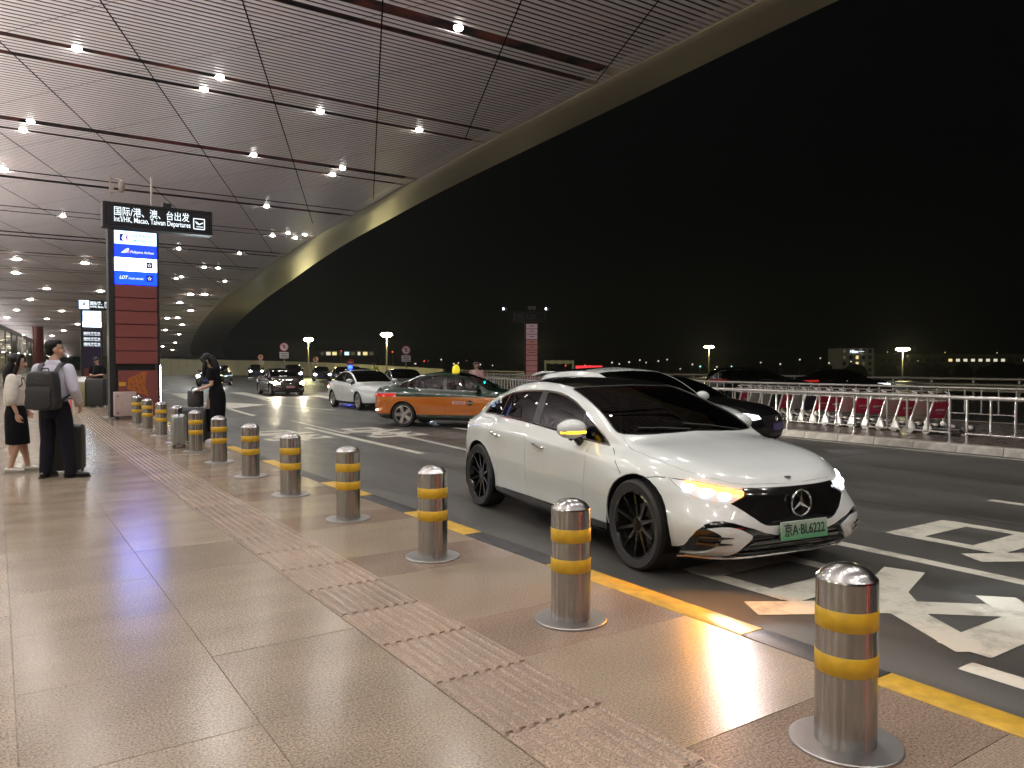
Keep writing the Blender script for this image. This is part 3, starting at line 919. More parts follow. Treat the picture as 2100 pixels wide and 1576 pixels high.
def asphalt():
    m = mat('asphalt', (.066, .064, .058), .42)
    nt = m.node_tree; b = nt.nodes['Principled BSDF']; L = nt.links.new
    geo = nt.nodes.new('ShaderNodeNewGeometry'); src = geo.outputs['Position']
    n1 = nt.nodes.new('ShaderNodeTexNoise'); n1.inputs['Scale'].default_value = 140; n1.inputs['Detail'].default_value = 2; L(src, n1.inputs[0])
    n2 = nt.nodes.new('ShaderNodeTexNoise'); n2.inputs['Scale'].default_value = .8; n2.inputs['Detail'].default_value = 6; n2.inputs['Roughness'].default_value = .65
    mp = nt.nodes.new('ShaderNodeMapping'); mp.inputs['Scale'].default_value = (1.6, .35, 1); L(src, mp.inputs[0]); L(mp.outputs[0], n2.inputs[0])
    r1 = nt.nodes.new('ShaderNodeMapRange'); L(n1.outputs[0], r1.inputs[0]); r1.inputs[1].default_value, r1.inputs[2].default_value, r1.inputs[3].default_value, r1.inputs[4].default_value = .35, .65, .6, 1.4
    r2 = nt.nodes.new('ShaderNodeMapRange'); L(n2.outputs[0], r2.inputs[0]); r2.inputs[1].default_value, r2.inputs[2].default_value, r2.inputs[3].default_value, r2.inputs[4].default_value = .3, .7, .66, 1.34
    mu = nt.nodes.new('ShaderNodeMath'); mu.operation = 'MULTIPLY'; L(r1.outputs[0], mu.inputs[0]); L(r2.outputs[0], mu.inputs[1])
    sc = nt.nodes.new('ShaderNodeVectorMath'); sc.operation = 'SCALE'; sc.inputs[0].default_value = (.066, .064, .058); L(mu.outputs[0], sc.inputs['Scale']); L(sc.outputs[0], b.inputs['Base Color'])
    rr = nt.nodes.new('ShaderNodeMapRange'); L(n2.outputs[0], rr.inputs[0]); rr.inputs[1].default_value, rr.inputs[2].default_value, rr.inputs[3].default_value, rr.inputs[4].default_value = .3, .7, .30, .52
    L(rr.outputs[0], b.inputs['Roughness'])
    bp = nt.nodes.new('ShaderNodeBump'); bp.inputs['Strength'].default_value = .35; bp.inputs['Distance'].default_value = .006; L(n1.outputs[0], bp.inputs['Height']); L(bp.outputs[0], b.inputs['Normal'])
    return m
M_ASPH = asphalt()
def worn_paint(name, col):
    m = mat(name, col, .5)
    nt = m.node_tree; b = nt.nodes['Principled BSDF']; L = nt.links.new
    geo = nt.nodes.new('ShaderNodeNewGeometry')
    n = nt.nodes.new('ShaderNodeTexNoise'); n.inputs['Scale'].default_value = 5; n.inputs['Detail'].default_value = 8; n.inputs['Roughness'].default_value = .7; L(geo.outputs['Position'], n.inputs[0])
    r = nt.nodes.new('ShaderNodeValToRGB'); L(n.outputs[0], r.inputs[0])
    r.color_ramp.elements[0].position = .27; r.color_ramp.elements[0].color = (col[0] * .45, col[1] * .44, col[2] * .43, 1)
    r.color_ramp.elements[1].position = .52; r.color_ramp.elements[1].color = (*col, 1)
    L(r.outputs[0], b.inputs['Base Color'])
    return m
M_MARK = worn_paint('road_paint', (.56, .54, .46))

ys = [-14 + 2.0 * i for i in range(174)]
pv = MB(); pv.grid([[(-60, y, -.006), (3.42 + drift(y), y, -.006)] for y in ys])
pave = structure(pv.obj('pavement', M_PAVE, None, smooth=0))
rd = MB(); rd.grid([[(3.2 + drift(y), y, ROAD), (75 + drift(y), y, ROAD)] for y in ys])
road = structure(rd.obj('road', M_ASPH, None, smooth=0))
g = MB(); g.quad((-1500, -800, -9), (2500, -800, -9), (2500, 2500, -9), (-1500, 2500, -9))
structure(g.obj('ground', mat('far_ground', (.03, .035, .025), .9, vary=.4, vscale=.05), None, smooth=0))

SLABS = {}
def slab(x0, x1, y0, y1, m, nm='slab'):
    w, l = round(x1 - x0, 3), round(y1 - y0, 3)
    k = (w, l, m.name)
    if k not in SLABS:
        SLABS[k] = MB().box((0, 0, -.03), (w - .003, l - .003, .06)).mesh('slab', m, smooth=0, bevel=.0015)
    o = link(nm, SLABS[k], pave)
    o.location = ((x0 + x1) / 2 + drift((y0 + y1) / 2), (y0 + y1) / 2, random.uniform(-.0008, .0008))
    return o
yb = 5.0 - .89 * 5
for i in range(46):
    a, b2 = yb + .89 * i, yb + .89 * (i + 1)
    slab(.05, .90, a, b2, M_SLABG if i < 2 else M_SLAB); slab(.90, 1.68, a, b2, M_SLABG if i < 1 else M_SLAB)
    if i < 24:
        slab(-.80, .05, a + .45, b2 + .45, M_SLAB)
for k in range(22):
    y0 = 3.215 - 1.775 * 2 + 1.775 * k
    slab(2.22, 3.405, y0, y0 + .65, M_SLABD)
    slab(2.22, 3.405, y0 + .65, y0 + 1.775, M_SLABG if k < 3 else M_SLAB)
# tactile strip: raised bars run with the kerb
tb = MB()
tb.box((0, 0, -.03), (.535, .585, .06))
for k in range(8):
    xx = -.235 + k * .067
    tb.prism([(xx - .020, 0), (xx - .013, .009), (xx + .013, .009), (xx + .020, 0)], -.283, .283, mi=1)
tm_ = tb.mesh('tactile_slab', [M_TACT, granite('granite_tactile_bar', (.315, .24, .182), rough=.22)], smooth=0)
for k in range(150):
    y = .5 + .59 * k
    o = link('tactile_slab', tm_, pave)
    o.location = (1.95 + drift(y), y, .001); o.rotation_euler = (0, 0, -math.atan((drift(y + .5) - drift(y - .5))))
# kerb stones
KS = [(-1.6, -.4, 0), (-.4, .85, 1), (.85, 2.05, 0), (2.05, 2.80, 1), (2.80, 4.62, 0), (4.62, 5.83, 1), (5.83, 7.05, 0), (7.05, 8.22, 1), (8.22, 9.44, 0), (9.44, 10.9, 1), (10.9, 12.1, 0), (12.1, 13.3, 1), (13.3, 14.6, 0)]
y = 14.6; c = 1
while y < 110:
    KS.append((y, y + 1.21, c)); y += 1.21; c = 1 - c
for y0, y1, c in KS:
    ym = (y0 + y1) / 2; l = y1 - y0 - .008
    kb = MB(); kb.prism([(-.107, -.2), (-.107, .0), (-.10, .004), (.075, .004), (.092, -.004), (.10, -.02), (.11, -.2)], -l / 2, l / 2)
    o = kb.obj('kerb_stone', M_KB if c else M_KY, pave, smooth=30)
    o.location = (3.515 + drift(ym), ym, 0); o.rotation_euler = (0, 0, -math.atan(drift(ym + .5) - drift(ym - .5)))

def mark(name, pts, z=.004):
    MB().add([(x, y, ROAD + z) for x, y in pts], [tuple(range(len(pts)))]).obj(name, M_MARK, road, smooth=0)
def line(name, x0, y0, x1, y1, w, z=.004):
    d = Vector((x1 - x0, y1 - y0)).normalized(); n = Vector((-d.y, d.x)) * w / 2
    mark(name, [(x0 - n.x, y0 - n.y), (x0 + n.x, y0 + n.y), (x1 + n.x, y1 + n.y), (x1 - n.x, y1 - n.y)], z)
line('lane_line', 6.40, -3, 6.44, 5.0, .15); line('lane_line', 6.52, 12.7, 6.72, 19.7, .16); line('lane_line', 6.85, 25, 7.3, 31, .16)
line('lane_line', 10.1, 26.5, 9.5, 31.2, .16); line('lane_line', 10.3, 35, 11, 41, .16); line('lane_line', 10.0, -2, 10.0, 4.5, .15); line('lane_line', 9.9, 11, 9.9, 17.5, .15)
line('edge_line', 14.50, -4, 14.68, 8.5, .12); line('edge_line', 14.68, 8.5, 15.1, 17, .12); line('edge_line', 15.1, 17, 17.6, 28, .12)
M_SEAM = mat('road_seam', (.025, .024, .022), .6)
for a, b, c, d in ((8.55, -2, 8.75, 9), (11.6, -3, 11.9, 10), (5.0, 8.5, 14.2, 8.1), (4.0, 14.6, 14.8, 14.9)):
    dd = Vector((c - a, d - b)).normalized(); nn = Vector((-dd.y, dd.x)) * .012
    MB().add([(a - nn.x, b - nn.y, ROAD + .003), (a + nn.x, b + nn.y, ROAD + .003), (c + nn.x, d + nn.y, ROAD + .003), (c - nn.x, d - nn.y, ROAD + .003)], [(0, 1, 2, 3)]).obj('road_seam', M_SEAM, road, smooth=0)
line('worn_line', 7.5, 12.6, 8.0, 18.4, .10); line('worn_line', 6.9, 17.2, 7.2, 22.5, .10)
def lettering(cx, cy, w, l, t=.16):
    # the character for 'visitor', painted to be read by drivers who come towards the camera
    st = [[(.5, 1.0), (.5, .89)], [(.10, .72), (.10, .85), (.90, .85), (.90, .72)], [(.40, .78), (.30, .66), (.12, .55)], [(.36, .66), (.74, .66), (.56, .48), (.34, .36), (.04, .30)], [(.30, .57), (.55, .44), (.96, .29)],
          [(.25, .02), (.25, .26), (.77, .26), (.77, .02), (.25, .02)]]
    m = MB(); z = ROAD + .004
    for ln in st:
        for (u0, v0), (u1, v1) in zip(ln, ln[1:]):
            a = Vector((cx - (u0 - .5) * w, cy - (v0 - .5) * l)); b = Vector((cx - (u1 - .5) * w, cy - (v1 - .5) * l))
            d = (b - a).normalized(); n = Vector((-d.y, d.x)); hw = t / 2 * (1 + .9 * abs(d.x)); a -= d * t * .4; b += d * t * .4
            z += .00012
            m.add([(*(a - n * hw), z), (*(a + n * hw), z), (*(b + n * hw), z), (*(b - n * hw), z)], [(0, 1, 2, 3)])
    m.obj('road_lettering', M_MARK, road, smooth=0)
for x, y, w, l in ((5.12, 2.70, 1.85, 3.1), (7.78, 2.55, 1.85, 3.1), (7.75, 17.2, 1.5, 2.9), (5.6, 17.7, 1.6, 2.7)):
    lettering(x, y, w, l)
mark('stop_line', [(7.4, 38.6), (7.9, 39.6), (9.0, 46.5), (8.3, 47.2)]); mark('stop_line', [(10.7, 37.3), (11.3, 38.0), (12.2, 46.6), (11.4, 46.8)])
mark('direction_arrow', [(7.2, 29.6), (9.3, 31.9), (8.2, 34.7), (8.6, 34.6), (7.2, 34.9)])
for k in range(5):
    mark('zebra_bar', [(12.5 + k * 1.3, 32.0 + k * 2.2), (13.1 + k * 1.3, 31.8 + k * 2.2), (15.0 + k * 1.3, 41.5 + k * 2.2), (14.3 + k * 1.3, 41.8 + k * 2.2)])
mark('hatch_mark', [(5.2, 42), (5.9, 42), (9.3, 54), (8.4, 54)]); mark('hatch_mark', [(11, 50), (11.7, 50), (15.5, 63), (14.6, 63)])

# trolley island between the carriageways
isl = [(14.85, -6), (14.92, 4), (15.05, 8), (15.15, 12), (15.35, 16), (16.0, 21), (18.0, 27), (20, 36), (21, 47), (22.3, 60)]
isr = [(21.7, -6), (21.7, 4), (21.8, 8), (21.9, 12), (22.0, 16), (22.4, 21), (24.4, 30), (27.0, 40), (28.2, 50), (27, 62)]
def rsm(pl, n=80):
    yy = np.linspace(pl[0][1], pl[-1][1], n)
    return [(float(v), float(w)) for v, w in zip(pchip([p[1] for p in pl], [p[0] for p in pl], yy), yy)]
A_, B_ = rsm(isl), rsm(isr)
M_ISL = mat('island_paving', (.16, .13, .115), .3, vary=.25, vscale=3, rvary=.1)
im = MB(); im.grid([[(a[0] + .28, a[1], -.012), (b[0] - .28, b[1], -.012)] for a, b in zip(A_, B_)])
island = structure(im.obj('traffic_island', M_ISL, None, smooth=0))
M_CONC = mat('kerb_concrete', (.40, .37, .32), .7, vary=.3, vscale=5, bump=.4, bscale=25)
for P_, s in ((A_, 1), (B_, -1)):
    for i in range(0, len(P_) - 1):
        a, b = Vector((*P_[i], 0)), Vector((*P_[i + 1], 0)); d = (b - a); l = d.length - .012; m = (a + b) / 2
        kb = MB(); kb.prism([(-s * .02, -.2), (s * .015, -.03), (s * .04, -.006), (s * .30, -.006), (s * .30, -.2)], -l / 2, l / 2)
        o = kb.obj('kerb_stone', M_CONC, island, smooth=30); o.location = m; o.rotation_euler = (0, 0, math.atan2(d.y, d.x) - math.pi / 2)

# ---------------------------------------------------------------- the slatted canopy
CZ0, CSL = 11.5, .0304
def cz(y): return CZ0 - CSL * y
def ex_in(y): return float(pchip([-14, 8, 27, 35, 42, 49.2, 58, 71, 85.4, 106, 131.8, 169.5, 218, 262], [17.0, 16.85, 16.95, 17.1, 17.4, 17.68, 18.26, 19.39, 20.75, 23.39, 27.36, 33.86, 43.15, 53], y))
def ex_out(y): return float(pchip([-14, 12.3, 20, 33.6, 43.5, 50.9, 61.4, 71.1, 86.1, 109.5, 139.6, 176, 215.5, 262], [18.9, 18.56, 18.75, 19.1, 19.75, 20.35, 21.6, 22.95, 25.0, 28.75, 34.1, 41.5, 50.3, 62], y))
PAIRS = [(-4.0, -2.75), (3.7, 4.95), (11.5, 12.65), (18.95, 20.05), (25.95, 27.25), (33.75, 35.0), (41.6, 42.85), (49.5, 50.85)] + [(57.35 + 7.9 * k, 58.7 + 7.9 * k) for k in range(26)]
canopy = thing('terminal_canopy', 'huge curved canopy with slatted ceiling and brushed metal edge over the forecourt', 'canopy')
M_SLAT = mat('ceiling_slat', (.78, .72, .735), .40, metal=.15, spec=.5, vary=.05, vscale=.6)
def red_void():
    m = mat('ceiling_void', (.02, .008, .008), .7)
    nt = m.node_tree; b = nt.nodes['Principled BSDF']; geo = nt.nodes.new('ShaderNodeNewGeometry')
    n = nt.nodes.new('ShaderNodeTexNoise'); n.inputs['Scale'].default_value = .9; n.inputs['Detail'].default_value = 4; nt.links.new(geo.outputs['Position'], n.inputs[0])
    r = nt.nodes.new('ShaderNodeValToRGB'); nt.links.new(n.outputs[0], r.inputs[0]); r.color_ramp.elements[0].position = .45; r.color_ramp.elements[0].color = (.012, .006, .006, 1)
    r.color_ramp.elements[1].position = .68; r.color_ramp.elements[1].color = (.22, .045, .03, 1); nt.links.new(r.outputs[0], b.inputs['Base Color'])
    return m
M_VOID = red_void()
XL = -18.0
bk = MB(); bk.grid([[(XL, y, cz(y) + .42), (ex_in(y) + .3, y, cz(y) + .42)] for y in np.linspace(-13, 258, 60)])
bk.obj('backing_panel', M_VOID, canopy, smooth=0)
def in_gap(y): return any(abs(y - p) < .16 for a in PAIRS for p in a)
pitch, y, nsl = .227, -12.0, 0
mass = MB()
while y < 256:
    if not in_gap(y):
        x1 = ex_in(y) - .03; z = cz(y); w = .075
        near = 11 < y < 82
        if near and nsl < 300:
            m = MB()
            m.add([(XL, -w, .017), (XL, -w, .008), (XL, -w + .012, 0), (XL, w - .012, 0), (XL, w, .008), (XL, w, .017), (x1, -w, .017), (x1, -w, .008), (x1, -w + .012, 0), (x1, w - .012, 0), (x1, w, .008), (x1, w, .017)],
                  [(k, k + 1, k + 7, k + 6) for k in range(5)] + [(6, 7, 8, 9, 10, 11)])
            o = m.obj('ceiling_slat', M_SLAT, canopy, smooth=0); o.location = (0, y, z); nsl += 1
        else:
            mass.add([(XL, y - w, z + .016), (XL, y - w, z), (XL, y + w, z), (XL, y + w, z + .016), (x1, y - w, z + .016), (x1, y - w, z), (x1, y + w, z), (x1, y + w, z + .016)], [(0, 1, 5, 4), (1, 2, 6, 5), (2, 3, 7, 6)])
    y += pitch
ms = mass.obj('ceiling_slat', M_SLAT, canopy, smooth=0); ms['kind'] = 'stuff'
def strip(x0, y0, k, w, ya, yb_):
    pts = [yy for yy in np.linspace(ya, yb_, 40) if -4 < x0 + k * (yy - y0) < ex_in(yy)]
    if len(pts) < 2: return
    m = MB(); m.grid([[(x0 + k * (yy - y0) - w, yy, cz(yy) - .004), (x0 + k * (yy - y0) + w, yy, cz(yy) - .004)] for yy in pts])
    m.obj('joint_strip', M_DARK, canopy, smooth=0)
for k in range(-22, 6): strip(2.34 + 3.86 * k, 22.4, .424, .022, 5, 150)
for k in range(-3, 22): strip(.6 + 4.12 * k, 25.4, -.66, .009, 5, 110)
def brushed():
    m = mat('brushed_soffit', (.60, .54, .38), .36, metal=.55)
    nt = m.node_tree; b = nt.nodes['Principled BSDF']; L = nt.links.new; geo = nt.nodes.new('ShaderNodeNewGeometry')
    mp = nt.nodes.new('ShaderNodeMapping'); mp.inputs['Scale'].default_value = (6, .25, 6); L(geo.outputs['Position'], mp.inputs[0])
    n = nt.nodes.new('ShaderNodeTexNoise'); n.inputs['Scale'].default_value = 2; n.inputs['Detail'].default_value = 5; L(mp.outputs[0], n.inputs[0])
    bp = nt.nodes.new('ShaderNodeBump'); bp.inputs['Strength'].default_value = .25; bp.inputs['Distance'].default_value = .03; L(n.outputs[0], bp.inputs['Height']); L(bp.outputs[0], b.inputs['Normal'])
    return m
M_SOFF = brushed()
so = MB()
rows = []
for y in np.linspace(-12, 258, 110):
    a, b, z = ex_in(y), ex_out(y), cz(y); w = b - a
    rows.append([(a, y, z + .40), (a, y, z - .03), (a + .02 * w, y, z - .05), (a + .3 * w, y, z - .05), (a + .6 * w, y, z - .05), (a + .85 * w, y, z - .045), (b, y, z - .04), (b + .1, y, z + .25), (b + .02, y, z + .9), (a, y, z + 1.3)])
so.grid(rows)
so.obj('edge_soffit', M_SOFF, canopy, smooth=50)
rf = MB(); rf.grid([[(XL, y, cz(y) + 1.35), (ex_in(y) + .2, y, cz(y) + 1.35)] for y in np.linspace(-13, 258, 30)]); rf.obj('roof_deck', M_DARK, canopy, smooth=0)

# downlights of the ceiling
M_LENSW = emat('downlight_lens', (1.0, .95, .86), 55)
lh = MB(); lh.lathe([(.17, .05), (.17, .35), (.12, .38)], 16)
lm = MB(); lm.lathe([(.001, -.075), (.06, -.068), (.11, -.04), (.13, 0), (.12, .04)], 16)
LHM, LLM = lh.mesh('housing', M_DARK, smooth=30), lm.mesh('lens', M_LENSW, smooth=60)
DL = [(2.1, 25.95), (6.1, 25.95), (5.9, 27.25), (9.9, 27.25), (10.9, 18.95), (13.9, 27.25), (1.2, 33.75), (1.0, 35.0), (9.3, 33.75), (13.3, 33.75), (13.3, 35.0), (12.5, 42.85), (3.3, 50.85),
      (15.8, 49.5), (15.2, 50.85), (16.7, 50.85), (16.9, 49.5), (10.9, 58.7), (15.1, 58.7), (14.3, 66.6), (15.4, 66.6), (13.6, 74.5), (13.8, 73.15), (17.8, 74.5)]
DLF = [(17.1, 86.2), (18.4, 85.6), (17.7, 94.9), (20.6, 103.7), (20.0, 116.2), (21.1, 114.9), (23.9, 126.7), (23.6, 139.0), (27.6, 149.2), (31.7, 175.7), (32.0, 192.2), (36.9, 208.1), (3.2, 97.8), (2.2, 111.1), (6.9, 110.4),
       (1.3, 122.4), (5.9, 122.9), (10.2, 131.1), (8.4, 160.0), (9.3, 145.5), (3.9, 158.8), (8.8, 87.0), (1.4, 68.9), (5.9, 68.6), (4.2, 87.1), (1.5, 76.7), (.3, 41.6)]
DLH = [(x, y) for y in (11.5, 3.7, -3.4, -9.5) for x in (-8, -4, 0, 4, 8, 12)] + [(-5.5, 18.95), (-2, 18.95), (2.2, 18.95), (-6, 27), (-3, 34), (-5, 42)]
DOWN = []
def lamp_power(o, x, y, z, e, r=.28, spread=150, col=(1.0, .965, .92)):
    l = bpy.data.lights.new('lamp', 'AREA'); l.shape = 'DISK'; l.size = r; l.energy = e; l.color = col; l.spread = rad(spread)
    a = link('lamp', l, o); a.location = (0, 0, -.17)
    return a
LAMPROWS = {}
PC = [sum(p) / 2 for p in PAIRS]
def lamp_label(x, y):
    k = min(range(len(PC)), key=lambda q: abs(PC[q] - y)) - 3
    row = sorted(p for p in DL + DLF if min(range(len(PC)), key=lambda q: abs(PC[q] - p[1])) - 3 == k)
    return 'downlight in the %s pair of ceiling slots, %s from the pavement side' % (ORD[k], ORD[row.index((x, y))])
for i, (x, y) in enumerate(DL + DLH):
    t = thing('ceiling_light', lamp_label(x, y) if i < len(DL) else 'round white downlight glowing overhead, behind the view of the camera', 'ceiling light', (x, y, cz(y)), 0, 'downlights in the slatted ceiling')
    link('housing', LHM, t); link('lens', LLM, t)
    lamp_power(t, x, y, cz(y), E_DOWN)
for i, (x, y) in enumerate(DLF):
    t = thing('ceiling_light', lamp_label(x, y), 'ceiling light', (x, y, cz(y)), 0, 'downlights in the slatted ceiling')
    link('housing', LHM, t); o = link('lens', LLM, t); o.scale = (2.2, 2.2, 1.2)
    if i % 2 == 0: lamp_power(t, x, y, cz(y), E_DOWN * 1.6, .5)
# ---------------------------------------------------------------- bollards
def steel(name, rough, aniso=0.0, col=(.40, .39, .38)):
    m = mat(name, col, rough, metal=1.0)
    nt = m.node_tree; b = nt.nodes['Principled BSDF']; L = nt.links.new
    tc = nt.nodes.new('ShaderNodeTexCoord'); mp = nt.nodes.new('ShaderNodeMapping'); mp.inputs['Scale'].default_value = (60, 60, .6); L(tc.outputs['Object'], mp.inputs[0])
    n = nt.nodes.new('ShaderNodeTexNoise'); n.inputs['Scale'].default_value = 1; n.inputs['Detail'].default_value = 4; L(mp.outputs[0], n.inputs[0])
    r = nt.nodes.new('ShaderNodeMapRange'); L(n.outputs[0], r.inputs[0]); r.inputs[1].default_value, r.inputs[2].default_value, r.inputs[3].default_value, r.inputs[4].default_value = .3, .7, rough * .7, rough * 1.5
    L(r.outputs[0], b.inputs['Roughness'])
    bp = nt.nodes.new('ShaderNodeBump'); bp.inputs['Strength'].default_value = .05; bp.inputs['Distance'].default_value = .002; L(n.outputs[0], bp.inputs['Height']); L(bp.outputs[0], b.inputs['Normal'])
    if aniso:
        tg = nt.nodes.new('ShaderNodeTangent'); tg.direction_type = 'RADIAL'; tg.axis = 'Z'
        b.inputs['Anisotropic'].default_value = aniso; b.inputs['Anisotropic Rotation'].default_value = .25; L(tg.outputs[0], b.inputs['Tangent'])
    return m
M_STEEL = steel('bollard_steel', .20, .8)
M_STEELP = mat('steel_plate', (.42, .41, .40), .42, metal=1.0, vary=.1, vscale=12, bump=.1, bscale=40)
M_TUBE = mat('railing_steel', (.70, .67, .63), .30, metal=.75, rvary=.06, vscale=6)
M_BAND = mat('yellow_band', (.58, .35, .02), .38, vary=.22, vscale=14, spec=.5, rvary=.08)
def bollard_meshes():
    R, n = .116, 48
    body = MB().lathe([(R, 0), (R, .655), (R - .004, .657)], n).mesh('post', M_STEEL, smooth=25)
    cap = MB().lathe([(R - .004, .655), (R, .657), (R - .002, .664), (R - .012, .674), (.094, .688), (.074, .701), (.050, .711), (.026, .717), (.0005, .7185)], n).mesh('domed_cap', mat('bollard_cap', (.46, .45, .44), .24, metal=1.0, rvary=.05, vscale=9), smooth=25)
    plate = MB().lathe([(.213, .001), (.213, .010), (.209, .013), (.118, .013)], 56).mesh('base_plate', M_STEELP, smooth=30)
    band = MB().lathe([(R + .0004, .0), (R + .0016, .001), (R + .0016, .077), (R + .0004, .078)], n).mesh('yellow_band', M_BAND, smooth=60)
    return body, plate, band, cap
BP, BB, BY, BC = bollard_meshes()
BOL = [(2.78, 1.77), (2.79, 3.54), (2.81, 5.30), (2.82, 7.06), (2.80, 8.75), (2.82, 10.50), (2.83, 12.29), (2.85, 14.05), (2.88, 15.85), (2.89, 17.62), (2.90, 19.5), (2.93, 21.3)]
for i, (x, y) in enumerate(BOL):
    lab = 'steel bollard with two yellow bands, %s in the row counted from the nearest' % ORD[i] if i else 'largest, nearest steel bollard with scuffed lower yellow band on a round plate'
    t = thing('bollard', lab, 'bollard', (x, y, 0), i * 1.3, 'steel bollards along the kerb')
    link('post', BP, t); link('base_plate', BB, t); link('domed_cap', BC, t)
    for z in (.472, .297):
        o = link('yellow_band', BY, t); o.location = (0, 0, z)

# ---------------------------------------------------------------- railings of the trolley island
RAILM = {}
def railing_bay(p, q, label, group, n=5, h=.88, ext=.16):
    p, q = Vector((*p, 0)), Vector((*q, 0)); d = q - p; l = d.length; ang = math.atan2(d.y, d.x)
    t = thing('railing_bay', label, 'railing', (p.x, p.y, -.008), ang, group)
    key = round(l, 2)
    if key not in RAILM:
        pm = MB(); pm.tube([(0, 0, .006), (0, 0, h - .03)], .024, 12); pm.lathe([(.055, 0), (.055, .012), (.03, .03), (.025, .03)], 14)
        tm = MB(); tm.tube([(-ext, 0, h), (l + ext, 0, h)], .040, 14)
        lm_ = MB(); lm_.tube([(.02, 0, .20), (l - .02, 0, .20)], .017, 10)
        bm_ = MB(); bm_.tube([(0, 0, .205), (0, 0, h - .03)], .021, 10)
        RAILM[key] = [pm.mesh('post', M_TUBE), tm.mesh('top_rail', M_TUBE), lm_.mesh('bottom_rail', M_TUBE), bm_.mesh('baluster', M_TUBE)]
    P4 = RAILM[key]
    for x in (0, l):
        o = link('post', P4[0], t); o.location = (x, 0, 0)
    link('top_rail', P4[1], t); link('bottom_rail', P4[2], t)
    for k in range(1, n - 1):
        o = link('baluster', P4[3], t); o.location = (l * k / (n - 1), 0, 0)
def rail_run(path, off, label, group, y1, first=0, step=1.70, gap=.32, skip=0.0):
    pts = [Vector((x + off, y, 0)) for x, y in path]
    cum = [0]
    for a, b in zip(pts, pts[1:]): cum.append(cum[-1] + (b - a).length)
    def at_(s):
        i = max(0, min(len(cum) - 2, int(np.searchsorted(cum, s) - 1)))
        return pts[i].lerp(pts[i + 1], (s - cum[i]) / (cum[i + 1] - cum[i]))
    s, k = skip, 0
    while s + step < cum[-1]:
        a, b = at_(s), at_(s + step)
        if a.y > y1: break
        if a.y > 1.0 or True:
            railing_bay((a.x, a.y), (b.x, b.y), label % ORD[k], group)
            k += 1
        s += step + gap
rail_run(rsm([p for p in isl], 160), .20, 'stainless railing bay along the road edge of the trolley island, %s from the near end', 'railing along the road edge of the trolley island', 57, skip=9.55)
rail_run(rsm([p for p in isr], 160), -.30, 'stainless railing bay behind the luggage trolleys, %s from the near end', 'railing behind the luggage trolleys', 48, skip=7.0)

